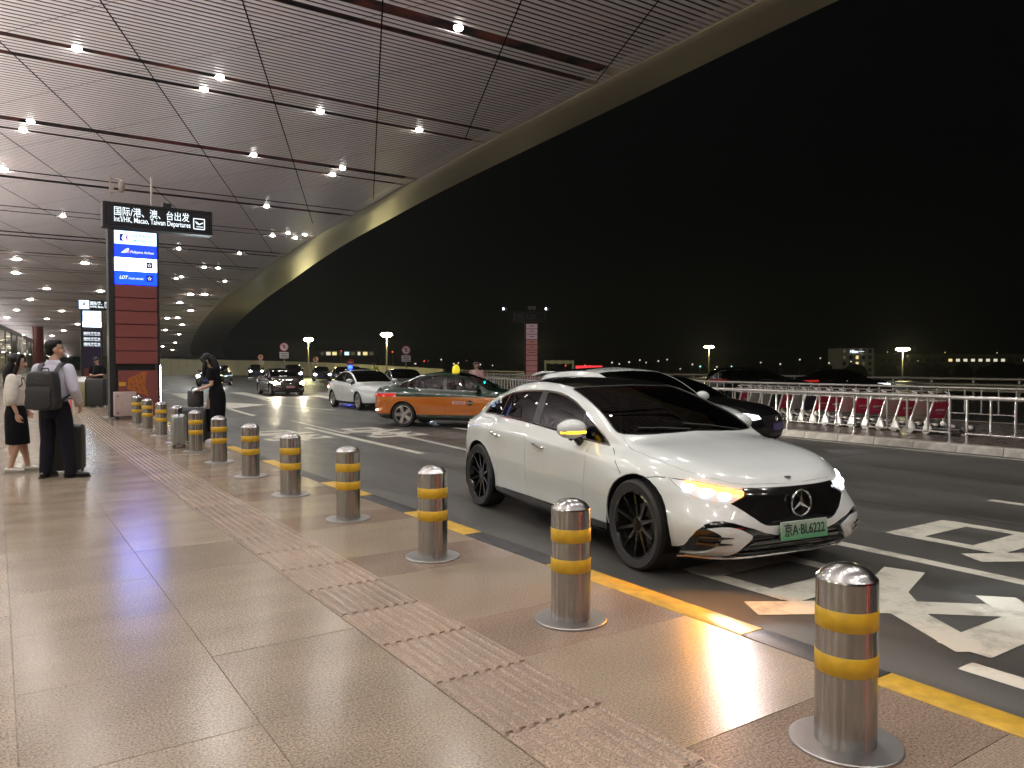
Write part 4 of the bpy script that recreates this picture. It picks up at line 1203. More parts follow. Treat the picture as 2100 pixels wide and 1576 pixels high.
# ---------------------------------------------------------------- luggage trolleys
M_TW = mat('trolley_metal', (.70, .69, .66), .4, metal=.4, vary=.1)
M_TWH = mat('trolley_white', (.72, .71, .67), .4)
M_TG = mat('trolley_grey_panel', (.48, .44, .39), .55, vary=.08)
M_TR = mat('trolley_red_panel', (.50, .02, .075), .4)
M_TB = mat('trolley_dark_panel', (.03, .035, .05), .4)
M_TO = mat('trolley_orange', (.62, .14, .04), .45)
def trolley(kind, loc, rz, label):
    t = thing('luggage_trolley', label, 'luggage trolley', loc, rz, 'luggage trolleys nested behind the railing')
    if 'arm' not in TM:
        a = MB(); a.tube([(0, .02, .20), (0, -.02, .40), (0, -.16, .86), (0, -.13, .98), (0, -.02, 1.02)], [.022, .020, .020, .018, .018], 8); TM['arm'] = a.mesh('side_arm', M_TW)
        w = MB(); w.lathe([(.03, -.02), (.088, -.022), (.095, -.012), (.095, .012), (.088, .022), (.03, .02)], 18, axis='X', close=True); TM['wheel'] = w.mesh('wheel', mat('trolley_wheel', (.30, .29, .27), .5))
        c = MB(); c.prism(smoothpoly([(.10, .075, 1), (.07, .18), (.03, .30), (-.03, .29), (-.10, .16), (-.11, .075, 1)], 4), -.03, .03, 'yz'); TM['cover'] = c.mesh('wheel_cover', M_TWH, smooth=40, bevel=.006)
        b = MB(); b.box((0, -.36, .17), (.50, .74, .03)); b.tube([(-.25, .05, .16), (-.22, -.70, .14), (.22, -.70, .14), (.25, .05, .16)], .02, 8); b.box((0, -.73, .17), (.34, .10, .12)); TM['base'] = b.mesh('platform', mat('trolley_platform', (.06, .06, .055), .5), bevel=.01)
        n = MB(); n.lathe([(.001, -.05), (.05, -.04), (.075, 0), (.06, .05), (.001, .07)], 14, c=(0, -.76, .2)); TM['nose'] = n.mesh('bumper', M_TWH)
        h = MB(); h.tube([(-.27, -.02, 1.02), (.27, -.02, 1.02)], .02, 8); h.box((0, -.02, 1.02), (.30, .05, .05)); TM['handle'] = h.mesh('handle', M_TG, bevel=.008)
        k = MB()
        for zz in (.82, .89, .95):
            k.tube([(-.26, -.12, zz), (-.24, .10, zz), (.24, .10, zz), (.26, -.12, zz)], .008, 5)
        for xx in (-.18, -.09, 0, .09, .18):
            k.tube([(xx, .10, .95), (xx, .09, .80), (xx, -.12, .80)], .006, 5)
        TM['basket'] = k.mesh('basket', M_TW)
        p = MB(); p.box((0, -.085, .58), (.52, .018, .41), rx=.30); TM['panel'] = p
    for s in (-.27, .27):
        o = link('side_arm', TM['arm'], t); o.location = (s, 0, 0)
        o = link('wheel_cover', TM['cover'], t); o.location = (s, 0, 0)
        o = link('wheel', TM['wheel'], t); o.location = (s, .02, .095)
    o = link('wheel', TM['wheel'], t); o.location = (0, -.66, .095)
    link('platform', TM['base'], t); link('bumper', TM['nose'], t); link('handle', TM['handle'], t); link('basket', TM['basket'], t)
    t.scale = (1, 1, .90)
    pm = 'panel_' + kind
    if pm not in TM: TM[pm] = TM['panel'].mesh('advert_panel', {'red': M_TR, 'grey': M_TG, 'dark': M_TB}[kind], bevel=.004)
    pn = link('advert_panel', TM[pm], t)
    if kind == 'red':
        if 'print' not in TM:
            q = MB()
            for zz, hh, xx, ww in ((.585, .05, .02, .30), (.50, .012, .05, .20)):
                q.box((xx, -.095 - (zz - .58) * .3, zz), (ww, .004, hh), rx=.30)
            TM['print'] = q.mesh('advert_print', mat('print_white', (.6, .5, .5), .5))
        link('advert_print', TM['print'], pn)
    if kind == 'red' and 'near end' in label and label.startswith('front'):
        MB().box((0, -.16, .90), (.46, .02, .10), rx=.3).obj('name_board', M_TO, t, bevel=.004)
    return t
TM = {}
KINDS = ['red', 'grey', 'red', 'grey', 'red', 'red', 'grey', 'red', 'red', 'dark', 'grey', 'red', 'dark', 'grey', 'grey', 'red']
for i, kd in enumerate(KINDS):
    f = i / 15
    lb = ('front luggage trolley at the near end of the nested row, with orange name board' if i == 0 else
          '%s luggage trolley from the near end of the nested row, with %s panel' % (ORD[i], {'red': 'red advert', 'grey': 'plain grey', 'dark': 'dark advert'}[kd]))
    trolley(kd, (16.95 + .95 * f, 8.75 + 5.9 * f, -.012), -.12, lb)

# ---------------------------------------------------------------- sign pillars
M_FRAME = mat('sign_frame', (.035, .035, .037), .35, metal=.5)
M_SIGNBK = mat('sign_black', (.010, .010, .014), .25)
M_EDGE = mat('sign_edge', (.32, .36, .36), .3, metal=.8)
M_REDP = mat('pillar_red_panel', (.20, .055, .050), .38, vary=.06)
M_TXT = emat('sign_white_text', (.86, .95, 1.0), 1.5)
def lit(name, col, s): return emat(name, col, s)
M_LW = lit('lightbox_white', (.52, .70, 1.0), 2.6); M_LWW = lit('lightbox_bright', (.70, .85, 1.0), 8.0); M_LB = lit('lightbox_blue', (.004, .012, 1.0), 9.0); M_LB2 = lit('lightbox_azure', (.003, .018, 1.0), 9.0)
M_LNAVY = mat('logo_navy', (.01, .015, .12), .4); M_LPINK = emat('logo_pink', (.9, .25, .45), 1.0); M_LTEAL = mat('logo_ink', (.06, .14, .20), .5)
M_LROYAL = emat('logo_royal', (.03, .08, .55), .6)
def fit(name, s, m, parent, x0, x1, z, h, y, bold=0.0, shear=0.0):
    """One line of lettering stretched to run from x0 to x1 with height h, centred on z, facing -Y."""
    o = text(name, s, 1.0, m, parent, (0, 0, 0), bold=bold, extrude=.004, shear=shear)
    vs = o.data.vertices
    xa, xb = min(v.co.x for v in vs), max(v.co.x for v in vs); ya, yb2 = min(v.co.y for v in vs), max(v.co.y for v in vs)
    o.data.transform(Matrix.Diagonal(((x1 - x0) / (xb - xa), h / (yb2 - ya), 1, 1)) @ Matrix.Translation((-xa, -(ya + yb2) / 2, 0)))
    o.location = (x0, y, z)
    return o
def star_logo(parent, x, z, s, y):
    b = MB().box((x, y, z), (s, .01, s * 1.02)).obj('alliance_logo', M_LNAVY, parent)
    m = MB()
    for k in range(5):
        a = math.pi / 2 + k * 2 * math.pi / 5
        pts = [(x + s * .36 * math.cos(a), z + s * .36 * math.sin(a) + .0), (x + s * .17 * math.cos(a - .62), z + s * .17 * math.sin(a - .62)), (x + s * .12 * math.cos(a), z + s * .12 * math.sin(a)), (x + s * .17 * math.cos(a + .62), z + s * .17 * math.sin(a + .62))]
        m.prism(pts, y - .008, y - .012)
    m.obj('star_mark', M_TXT, b)
def plane_icon(parent, x, z, s, y):
    m = MB()
    for a, b in (((-.5, -.5), (.5, -.5)), ((.5, -.5), (.5, .5)), ((.5, .5), (-.5, .5)), ((-.5, .5), (-.5, -.5))):
        m.tube([(x + a[0] * s, y, z + a[1] * s), (x + b[0] * s, y, z + b[1] * s)], .014 * s / .3, 6)
    m.prism([(x - .38 * s, z + .22 * s), (x - .20 * s, z + .20 * s), (x + .02 * s, z + .02 * s), (x + .30 * s, z + .17 * s), (x + .40 * s, z + .15 * s), (x + .34 * s, z + .06 * s), (x - .02 * s, z - .10 * s), (x - .2 * s, z - .02 * s)], y - .006, y + .006)
    m.prism([(x - .25 * s, z - .30 * s), (x + .38 * s, z - .30 * s), (x + .38 * s, z - .24 * s), (x - .25 * s, z - .24 * s)], y - .006, y + .006)
    m.obj('departure_icon', M_TXT, parent)
def pillar_core(t, w, d, h0=5.28, red=M_REDP):
    """Local frame: front face on y = 0 looking to -Y, x from 0 to w."""
    f = MB(); f.box((.075, d / 2, h0 / 2), (.15, d, h0)); f.box((w - .03, d / 2, h0 / 2), (.06, d, h0)); f.box((w / 2, d / 2 + .05, h0 / 2), (w - .2, d - .14, h0))
    f.obj('frame', M_FRAME, t, bevel=.008)
    MB().box((-.012, .02, h0 / 2), (.024, .06, h0)).obj('edge_strip', M_EDGE, t)
    MB().box((w / 2, d / 2, .012), (w + .3, d + .3, .024)).obj('foot_plate', M_STEELP, t)
def board(t, x0, x1, z0, z1, d, frame=M_FRAME):
    b = MB(); b.box(((x0 + x1) / 2, d / 2, (z0 + z1) / 2), (x1 - x0, d, z1 - z0))
    o = b.obj('sign_board', M_SIGNBK, t, bevel=.006)
    r = MB()
    for a, c, e, g in ((x0 - .03, x0 + .02, z0 - .02, z1 + .02), (x1 - .02, x1 + .03, z0 - .02, z1 + .02), (x0, x1, z0 - .03, z0 + .012), (x0, x1, z1 - .012, z1 + .03)):
        r.box(((a + c) / 2, d / 2 - .02, (e + g) / 2), (c - a, d + .02, g - e))
    r.obj('board_frame', frame, o)
    return o

px0, py0 = 2.64, 24.1
sp1 = thing('sign_pillar', 'tall red departures sign pillar with lit airline panels beside the kerb', 'sign', (px0, py0, 0))
PW = 1.30
pillar_core(sp1, PW, .55)
sb = board(sp1, -.10, 2.74, 5.36, 6.0, .42)
fit('lettering', '国际/港、澳、台出发', M_TXT, sb, .16, 2.13, 5.795, .255, -.012, bold=.004)
fit('lettering', "Int'l/HK, Macao, Taiwan Departures", M_TXT, sb, .16, 2.16, 5.555, .20, -.012, bold=.006)
plane_icon(sb, 2.40, 5.64, .30, -.014)
LX0, LX1 = .155, 1.235
rows_ = [(5.25, M_LW), (4.875, M_LB), (4.50, M_LWW), (4.125, M_LB2)]
boxes = []
for zt, m in rows_:
    o = MB().box(((LX0 + LX1) / 2, -.012, zt - .1825), (LX1 - LX0, .05, .365)).obj('light_box', m, sp1, bevel=.004)
    boxes.append(o)
yl = -.042
fit('airline_name', 'AIR MACAU', M_LTEAL, boxes[0], .60, 1.12, 5.135, .095, yl)
fit('airline_name', '澳門航空', M_LTEAL, boxes[0], .60, 1.12, 4.985, .095, yl)
lg = MB(); lg.box((.385, yl, 5.06), (.20, .006, .19)); lg.obj('airline_logo', M_LROYAL, boxes[0])
lg = MB(); lg.prism(smoothpoly([(.40, 4.975), (.345, 5.05), (.40, 5.145, 1), (.455, 5.13), (.43, 5.06), (.47, 4.98)], 5), yl - .007, yl - .003); lg.obj('logo_wing', M_LWW, boxes[0])
lg = MB(); lg.prism(smoothpoly([(.43, 4.985), (.46, 5.03), (.465, 5.10), (.49, 5.14, 1), (.49, 4.97, 1)], 4), yl - .011, yl - .007); lg.obj('logo_petal', M_LPINK, boxes[0])
fit('airline_name', 'Philippine Airlines', M_TXT, boxes[1], .55, 1.16, 4.665, .085, yl, bold=.012, shear=.2)
lg = MB(); lg.prism([(.31, 4.63), (.46, 4.77), (.44, 4.64)], yl - .004, yl); lg.prism([(.45, 4.64), (.475, 4.765), (.515, 4.775), (.525, 4.64)], yl - .004, yl); lg.obj('airline_logo', M_TXT, boxes[1])
lg = MB(); lg.prism([(.455, 4.635), (.515, 4.73), (.52, 4.635)], yl - .009, yl - .005); lg.obj('logo_petal', M_LPINK, boxes[1])
star_logo(boxes[2], 1.04, 4.32, .17, yl)
fit('airline_name', 'LOT', M_TXT, boxes[3], .27, .49, 3.95, .10, yl, bold=.03, shear=.25)
fit('airline_name', 'POLISH AIRLINES', M_TXT, boxes[3], .50, .88, 3.925, .045, yl, bold=.02, shear=.2)
star_logo(boxes[3], 1.04, 3.945, .17, yl)
z = 3.75
for k in range(6):
    o = MB().box(((LX0 + LX1) / 2, -.006, z - .182), (LX1 - LX0, .05, .352)).obj('red_panel', M_REDP, sp1, bevel=.008)
    z -= .375
o = MB().box(((.21 + LX1) / 2, .0, .68), (LX1 - .21, .04, 1.30)).obj('base_panel', M_REDP, sp1, bevel=.006)
def sgx(u): return (2.66 + (u - 228) * 2.74 / 206) - px0
mo = [(sgx(u), 1.5 - (v - 748) / 1578 * 21.7) for u, v in ((298.5, 763), (292, 762.5), (276, 770), (260, 777.7), (261, 788), (259, 798), (277, 805.6), (290, 809), (301, 814.5), (297, 803), (293, 794), (295, 785), (294.7, 776))]
mm = MB(); mm.prism(mo, -.026, -.021); mm.obj('orange_motif', mat('motif_orange', (.40, .12, .02), .5, vary=.25, vscale=20), o)
mm = MB()
for (ua, va, ub, vb) in ((283, 769, 287, 779), (277, 773, 281, 784), (270, 777, 274, 789), (288, 784, 291, 792), (281, 788, 285, 797), (273, 793, 278, 802), (285, 800, 291, 807), (266, 784, 268, 795)):
    mm.tube([(sgx(ua), -.027, 1.5 - (va - 748) / 72.7), (sgx((ua + ub) / 2) + .03, -.027, 1.5 - ((va + vb) / 2 - 748) / 72.7), (sgx(ub), -.027, 1.5 - (vb - 748) / 72.7)], .012, 4)
mm.obj('motif_line', mat('motif_brown', (.12, .025, .01), .6), o)
MB().box((.31, -.024, .95), (.17, .006, .11)).obj('yellow_notice', mat('notice_yellow', (.60, .30, .02), .5), o)
# glowing strip added on the road-side edge for a passing car's light trail
MB().box((PW + .006, .03, .76), (.012, .05, 1.44)).obj('light_trail_strip', emat('light_trail_strip', (.80, .92, 1.0), 40), sp1)
# things fixed on top: camera mast, pole, control box
m = MB(); m.tube([(.10, .25, 6.03), (.10, .25, 6.82)], .022, 8); m.tube([(.10, .25, 6.74), (.36, .22, 6.70)], .028, 8); m.box((.13, .25, 6.42), (.10, .12, .16)); m.obj('camera_mast', mat('camera_white', (.42, .36, .33), .5), sp1)
m = MB(); m.lathe([(.03, .12), (.075, .09), (.085, 0), (.085, -.08), (.078, -.15), (.05, -.21), (.001, -.235)], 18, c=(.38, .22, 6.58)); m.obj('dome_camera', mat('camera_white', (.42, .36, .33), .5), sp1)
m = MB(); m.tube([(1.16, .25, 6.03), (1.16, .25, 6.90)], .03, 8); m.obj('aerial_pole', M_TUBE, sp1)
m = MB(); m.box((1.56, .22, 6.11), (.23, .2, .15)); m.obj('control_box', M_FRAME, sp1, bevel=.01)

cb = thing('utility_cabinet', 'pinkish white utility cabinet on dark feet at the foot of the red pillar', 'cabinet', (2.93, 23.45, 0), .0)
MB().box((0, 0, .42), (.53, .34, .66)).obj('case', mat('cabinet_paint', (.42, .33, .31), .45, vary=.08), cb, bevel=.015, seg=2)
for x in (-.2, .2):
    for y in (-.12, .12):
        MB().box((x, y, .045), (.07, .06, .09)).obj('foot', M_BLACKPLASTIC, cb)
for z in (.18, .64):
    MB().lathe([(.001, -.012), (.02, -.01), (.022, 0)], 12, axis='Y', c=(-.19, -.170, z)).obj('lock', M_FRAME, cb)

sp2 = thing('sign_pillar', 'distant purple sign pillar with lit white panels behind the red pillar', 'sign', (4.95, 61.3, 0))
pillar_core(sp2, 1.35, .55)
s2 = board(sp2, -.10, 2.74, 5.36, 6.0, .42)
MB().box((.22, -.02, 5.68), (.62, .06, .60)).obj('logo_box', M_LW, s2, bevel=.006)
m = MB(); m.prism(smoothpoly([(.10, 5.58), (.20, 5.80), (.34, 5.85), (.26, 5.75), (.32, 5.62), (.2, 5.66)], 4), -.06, -.055); m.obj('airline_logo', mat('logo_lilac', (.45, .42, .6), .5), s2)
fit('lettering', '国际/港、澳、台出发', M_TXT, s2, .60, 2.5, 5.80, .26, -.012, bold=.02)
fit('lettering', "Int'l/HK, Macao, Taiwan Departures", M_TXT, s2, .60, 2.5, 5.54, .20, -.012, bold=.02)
for zt in (5.25, 4.87, 4.49):
    MB().box((.70, -.012, zt - .18), (1.14, .05, .35)).obj('light_box', M_LWW if zt < 4.6 else M_LW, sp2, bevel=.004)
for zt in (3.80, 3.42, 3.05):
    fit('lettering', '国际港澳台', M_TXT, sp2, .18, 1.2, zt - .10, .16, -.02, bold=.02); fit('lettering', 'Hong Kong Macao', M_TXT, sp2, .18, 1.2, zt - .24, .09, -.02, bold=.02)
MB().box((.70, -.002, 2.62), (1.12, .04, 2.6)).obj('purple_panel', mat('pillar_purple', (.035, .02, .07), .35), sp2)
MB().box((.70, -.002, .7), (1.12, .04, 1.1)).obj('base_panel', M_REDP, sp2)

M_PYL = mat('pylon_panel_glow', (.30, .15, .15), .5, vary=.06, emit=(.8, .32, .28), estr=.17); M_PYLW = mat('pylon_panel_pale_glow', (.42, .30, .33), .5, vary=.06, emit=(.8, .5, .55), estr=.20)  # faint pinkish glow put into the panels in place of light on them
sp3 = thing('sign_pillar', 'unlit pink sign pylon, panels given a faint glow, with floodlights standing beyond the trolley railings', 'sign', (38.30, 55.1, -1.0), rad(-33))
pillar_core(sp3, 1.16, .5, 6.2)
s3 = board(sp3, -.95, 1.75, 6.22, 7.05, .4, mat('sign_frame_grey', (.10, .09, .09), .5))
M_TXD = mat('sign_dull_text', (.28, .14, .17), .6)
fit('lettering', '国际/港、澳、台出发', M_TXD, s3, -.6, 1.0, 6.76, .22, -.012, bold=.01); fit('lettering', "Int'l/HK, Macao, Taiwan Departures", M_TXD, s3, -.6, 1.0, 6.52, .16, -.012, bold=.01)
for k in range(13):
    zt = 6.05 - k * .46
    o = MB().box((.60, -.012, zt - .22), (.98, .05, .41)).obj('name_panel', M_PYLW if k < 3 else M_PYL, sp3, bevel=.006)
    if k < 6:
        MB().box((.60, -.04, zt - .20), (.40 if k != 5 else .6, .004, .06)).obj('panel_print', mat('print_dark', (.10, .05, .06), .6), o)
m = MB(); m.tube([(-2.0, .2, 7.12), (2.2, .2, 7.12)], .03, 6); m.obj('lamp_arm', M_FRAME, sp3)
for x, s in ((-1.75, 1), (1.95, 1)):
    m = MB(); m.box((x, .1, 7.34), (.42, .3, .28), ry=.25); m.tube([(x + .1, .2, 7.12), (x + .1, .2, 7.3)], .03, 6); h = m.obj('floodlight', mat('flood_case', (.34, .30, .30), .5), sp3, bevel=.02)
    MB().box((x - .12 * s, -.06, 7.34), (.14, .02, .18)).obj('lamp_glass', emat('flood_glow', (.8, .9, 1.0), 6), h)
m = MB(); m.box((.62, .2, 7.45), (.66, .4, .28)); m.tube([(.45, .2, 7.08), (.45, .2, 7.35)], .04, 6); m.tube([(.8, .2, 7.08), (.8, .2, 7.35)], .04, 6); m.obj('equipment_box', mat('flood_case', (.34, .30, .30), .5), sp3, bevel=.04)
# ---------------------------------------------------------------- the other cars
def gen(kind, pnt, cant=.035, wheel=M_ALLOY, glass_m=None, roof=None, lamp=None, lampcol=(.9, .95, 1.0), tail=.6, band=None, h=1.0, plate=None, rough_front='open', trim=None, res=(12, 44, 10, 4)):
    gm = glass_m or M_TINT
    if kind == 'sedan':
        P = dict(wheels=(1.36, -1.34), R=.325, arch=.365, Wmax=.885, rim=.235, spokes=10, xs=(1.02, -1.10), cabin=(.05, .74), cowl=.98, res=res, zk=1.6, tw=.21)
        P['xf'] = [2.14, 2.23, 2.27, 2.255, 2.22, 2.12]; P['zf'] = [.19, .28, .45, .58, .68, .755]
        P['xr'] = [-2.22, -2.31, -2.36, -2.35, -2.33, -2.25]; P['zr'] = [.25, .36, .55, .74, .90, 1.03]
        zc = [(-2.25, 1.03), (-2.0, 1.075), (-1.78, 1.10), (-1.5, 1.20), (-1.15, 1.345), (-.8, 1.425), (-.35, 1.46), (.05, 1.435), (.4, 1.33), (.75, 1.16), (.98, 1.035), (1.15, .995), (1.5, .945), (1.85, .88), (2.02, .825), (2.12, .755)]
        zs = ([.19] * 6, [.27] * 6, [.45, .42, .40, .40, .42, .45], [.68, .63, .60, .60, .61, .64], [.88, .86, .84, .82, .81, .80], [1.01, .995, .975, .95, .925, .905]); rearx = -1.72; ft = .95
    else:
        P = dict(wheels=(1.38, -1.36), R=.36, arch=.405, Wmax=.935, rim=.26, spokes=10, xs=(1.02, -1.20), cabin=(.0, .86), cowl=1.05, res=res, zk=1.6, tw=.235)
        P['xf'] = [2.12, 2.22, 2.27, 2.265, 2.24, 2.16]; P['zf'] = [.22, .32, .52, .70, .82, .90]
        P['xr'] = [-2.14, -2.24, -2.29, -2.29, -2.27, -2.20]; P['zr'] = [.30, .42, .62, .82, .98, 1.10]
        zc = [(-2.20, 1.10), (-2.17, 1.25), (-2.08, 1.42), (-1.95, 1.56), (-1.7, 1.61), (-1.2, 1.65), (-.5, 1.665), (-.05, 1.64), (.3, 1.55), (.7, 1.36), (1.0, 1.19), (1.12, 1.145), (1.5, 1.10), (1.85, 1.04), (2.06, .975), (2.16, .90)]
        zs = ([.23] * 6, [.33] * 6, [.52, .50, .48, .48, .50, .52], [.78, .73, .70, .70, .71, .74], [.98, .96, .94, .93, .93, .93], [1.11, 1.10, 1.085, 1.07, 1.055, 1.045]); rearx = -1.99; ft = 1.1
    s = [P['xs'][1], -.8, -.3, .3, .75, P['xs'][0]]
    k = P['Wmax'] / .885
    P['W'] = [list(zip(s, [v * k for v in w])) for w in ([.76, .79, .80, .80, .79, .77], [.83, .84, .845, .845, .84, .835], [.865, .855, .85, .85, .86, .87], [.885, .872, .868, .868, .876, .884], [.865, .86, .858, .856, .85, .845], [.755, .785, .80, .798, .775, .74])]
    P['Z'] = [list(zip(s, [v * (h if j > 3 else 1) for v in z])) for j, z in enumerate(zs)]
    P['zc'] = [(x, z * h) for x, z in zc]; P['zf'] = [v * (h if j > 3 else 1) for j, v in enumerate(P['zf'])]; P['zr'] = [v * (h if j > 3 else 1) for j, v in enumerate(P['zr'])]
    P['nf'] = [3.4, 3.6, 3.4, 3.0, 2.8, 2.7]; P['nr'] = [3.4] * 6
    P['ry'] = [(P['xr'][5], .85), (rearx, .80), (-1.1, .76), (-.3, .77), (.3, .81), (.7, .88), (1.0, .94), (1.3, .86), (P['xf'][5], .75)]
    P['fr'] = [(P['xr'][5], .6), (rearx, .78), (-1.1, .86), (-.2, .88), (.4, .87), (.8, .78), (1.02, .5), (1.3, .5), (P['xf'][5], .6)]
    P['m_rim'] = wheel; P['paint'] = pnt; P['front_top'] = ft; P['wstyle'] = 'wide' if wheel is M_ALLOY else 'thin'
    if wheel is M_ALLOY: P['spokes'] = 5
    T = lambda tab, x: float(pchip([p[0] for p in tab], [p[1] for p in tab], x))
    def z5(x):
        if x < P['xs'][1]:
            f = (P['xs'][1] - x) / (P['xs'][1] - P['xr'][5]); return P['Z'][5][0][1] * (1 - f ** 3) + P['zr'][5] * f ** 3
        return T(P['Z'][5], min(x, P['xs'][0]))
    def rail(x): return z5(x) + T(P['fr'], x) * (T(P['zc'], x) - z5(x))
    xs = [x for x in np.linspace(rearx + .12, 1.0, 60) if rail(x) - z5(x) > .10]
    x0, x1 = max(xs), min(xs)
    reg = []
    def R(name, m, poly, proj, side, **kk): reg.append(dict(name=name, mat=m, poly=poly, proj=proj, side=side, **kk))
    if band:
        R('body_band', band[0], [(-2.6, band[1]), (2.6, band[1]), (2.6, band[2]), (-2.6, band[2])], 'xz', 'A')
    R('bumper_trim', M_BLACKPLASTIC, [(-2.6, .0), (2.6, .0), (2.6, zs[1][0] + .005), (-2.6, zs[1][0] + .005)], 'xz', 'A')
    dlo = [(x, z5(x) + .015) for x in np.linspace(x0, x1, 16)] + [(x, rail(x) - cant) for x in np.linspace(x1, x0 - .02, 20)]
    R('window_surround', M_BLACKGLOSS, dlo, 'xz', 'LR', push=-.003, trim=trim)
    def pane(a, b, sa, sb):
        return [(x, z5(x) + .03) for x in np.linspace(a, b, 8)] + [(x, rail(x) - cant - .02) for x in np.linspace(b + sb, a + sa, 8)]
    rear_end = max(x1 + .35, -1.25)
    R('front_window', gm, pane(x0 - .16, -.14, -.12, -.03), 'xz', 'LR', push=-.005)
    R('rear_window', gm, pane(-.24, rear_end, -.02, .06), 'xz', 'LR', push=-.005)
    if x1 + .12 < rear_end - .15:
        R('quarter_window', gm, pane(rear_end - .07, x1 + .10, .06, .05), 'xz', 'LR', push=-.005)
    def yb_(x): return T(P['W'][5], min(max(x, P['xs'][1]), P['xs'][0])) * T(P['ry'], x)
    hx = -.02 if kind == 'sedan' else .05
    cw = P['cowl']
    ws = [(cw + .05, 0), (cw + .03, .4)] + [(x, yb_(x) - .015) for x in np.linspace(cw - .05, hx, 10)] + [(hx + .05, .3), (hx + .06, 0), (hx + .05, -.3)] + [(x, -yb_(x) + .015) for x in np.linspace(hx, cw - .05, 10)] + [(cw + .03, -.4)]
    R('windscreen', gm, ws, 'xy', 'T', push=-.004)
    if roof:
        R('roof_panel', roof, [(x, yb_(x) - .02) for x in np.linspace(hx - (.42 if cant > .05 else .06), rearx + .25, 10)] + [(x, -yb_(x) + .02) for x in np.linspace(rearx + .25, hx - (.42 if cant > .05 else .06), 10)], 'xy', 'T')
    if kind == 'sedan':
        R('tail_glass', gm, [(-.95, .52), (-.96, 0), (-.95, -.52), (-1.68, -.56), (-1.70, 0), (-1.68, .56)], 'xy', 'T', push=-.003)
        R('tail_light', mat('tail_red_%g' % tail, (.30, .012, .01), .15, emit=(1, .03, .02), estr=tail), [(.50, .78), (.52, .85), (.92, .90), (.92, .80)], 'yz', 'B', mirror=True, push=.004)
        zz = .60
    else:
        R('tail_glass', gm, [(-.60, 1.17), (.60, 1.17), (.56, 1.50 * h), (-.56, 1.50 * h)], 'yz', 'B', push=-.003)
        R('tail_light', mat('tail_red_%g' % tail, (.30, .012, .01), .15, emit=(1, .03, .02), estr=tail), [(.45, .92), (.45, 1.0), (.95, 1.03), (.95, .93)], 'yz', 'B', mirror=True, push=.004)
        zz = .72
    hl = [(.50, zz + .03), (.66, zz), (.83, zz + .06), (.87, zz + .15), (.70, zz + .14), (.52, zz + .10)]
    ml = mat('headlamp_dark', (.5, .53, .55), .1, spec=.8) if not lamp else mat('headlamp_lit_%g' % lamp, (.7, .75, .8), .1, emit=lampcol, estr=lamp * .25)
    R('headlight', ml, hl, 'yz', 'F', mirror=True, push=-.003)
    R('grille', M_BLACKPLASTIC, [(-.46, zz + .09), (.46, zz + .09), (.50, zz - .04), (.38, .36), (-.38, .36), (-.50, zz - .04)], 'yz', 'F', push=-.008)
    P['regions'] = reg
    P['_'] = dict(zz=zz, plate=plate, lamp=lamp, lampcol=lampcol, z5=z5, rail=rail, x0=x0, h=h, tail=tail, rear_end=rear_end)
    return P
def finish(P, root, mirrors=True, mcap=None, spot=0.0, doors=True, handle=None, rear_plate=True, cone=70, dip=6):
    G = P['_']; zz = G['zz']
    for s in (1, -1):
        if G['lamp']:
            c = front_x(P, s * .70, zz + .07)
            k_ = 1.7 if G['lamp'] >= 28 else 1.0; m = MB(); m.lathe([(.001, .03), (.05 * k_, .02), (.065 * k_, -.01)], 12, axis='X')
            o = m.obj('lamp_unit', emat('lamp_on_%g_%g' % (G['lamp'], G['lampcol'][2]), G['lampcol'], G['lamp']), root); o.location = c + Vector((.01, 0, 0))
            if spot:
                l = bpy.data.lights.new('headlamp', 'SPOT'); l.energy = spot; l.spot_size = rad(cone); l.spot_blend = .6 if cone > 50 else .25; l.color = G['lampcol']; l.shadow_soft_size = .06
                q = link('headlamp', l, root); q.location = c + Vector((.09, 0, 0)); q.rotation_euler = (0, rad(-90 + dip), 0)
        if mirrors:
            mirror(P, root, G['x0'] - .16, G['z5'](G['x0'] - .16) + .02, mcap or P['paint'], s, None, .95)
        if doors:
            for pts in ([(G['x0'] - .02, G['z5'](.8) - .02), (G['x0'] + .06, .7), (G['x0'] + .0, .32)], [(-.19, G['z5'](-.2) - .01), (-.17, .65), (-.15, .32)], [(G['rear_end'] + .05, G['z5'](-1.1)), (G['rear_end'] + .02, .85), (-.95, .55), (-.90, .34)]):
                MB().tube([side_y(P, x, z, s) for x, z in pts], .0035, 4).obj('panel_gap', M_DARK, root)
            for x in (.02, -.85):
                z = G['z5'](x) - .12; p, q = side_y(P, x, z, s), side_y(P, x - .18, z + .01, s)
                MB().tube([p, p + Vector((-.03, s * .03, 0)), q + Vector((.03, s * .03, 0)), q], .011, 6).obj('door_handle', handle or P['paint'], root)
    if G['plate']:
        c = front_x(P, 0, .47)
        MB().box((c.x + .015, 0, .47), (.012, .44, .13)).obj('number_plate', G['plate'], root, bevel=.003)
        c = front_x(P, 0, .62, -1)
        MB().box((c.x - .012, 0, .68), (.012, .44, .13)).obj('number_plate', G['plate'], root, bevel=.003)
    c = front_x(P, 0, zz + .02)
    MB().lathe([(.03, .0), (.055, .004), (.06, .012), (.055, .02), (.03, .02)], 16, c=(c.x - .004, 0, zz + .02), axis='X', close=True).obj('badge', M_CHROME, root)
def place(x, y, z=ROAD): return (x, y, z)
def hd(dx, dy): return math.atan2(dy, dx)
M_PLB = mat('plate_blue', (.03, .05, .35), .4); M_PLP = mat('plate_pinkish', (.5, .22, .24), .4)

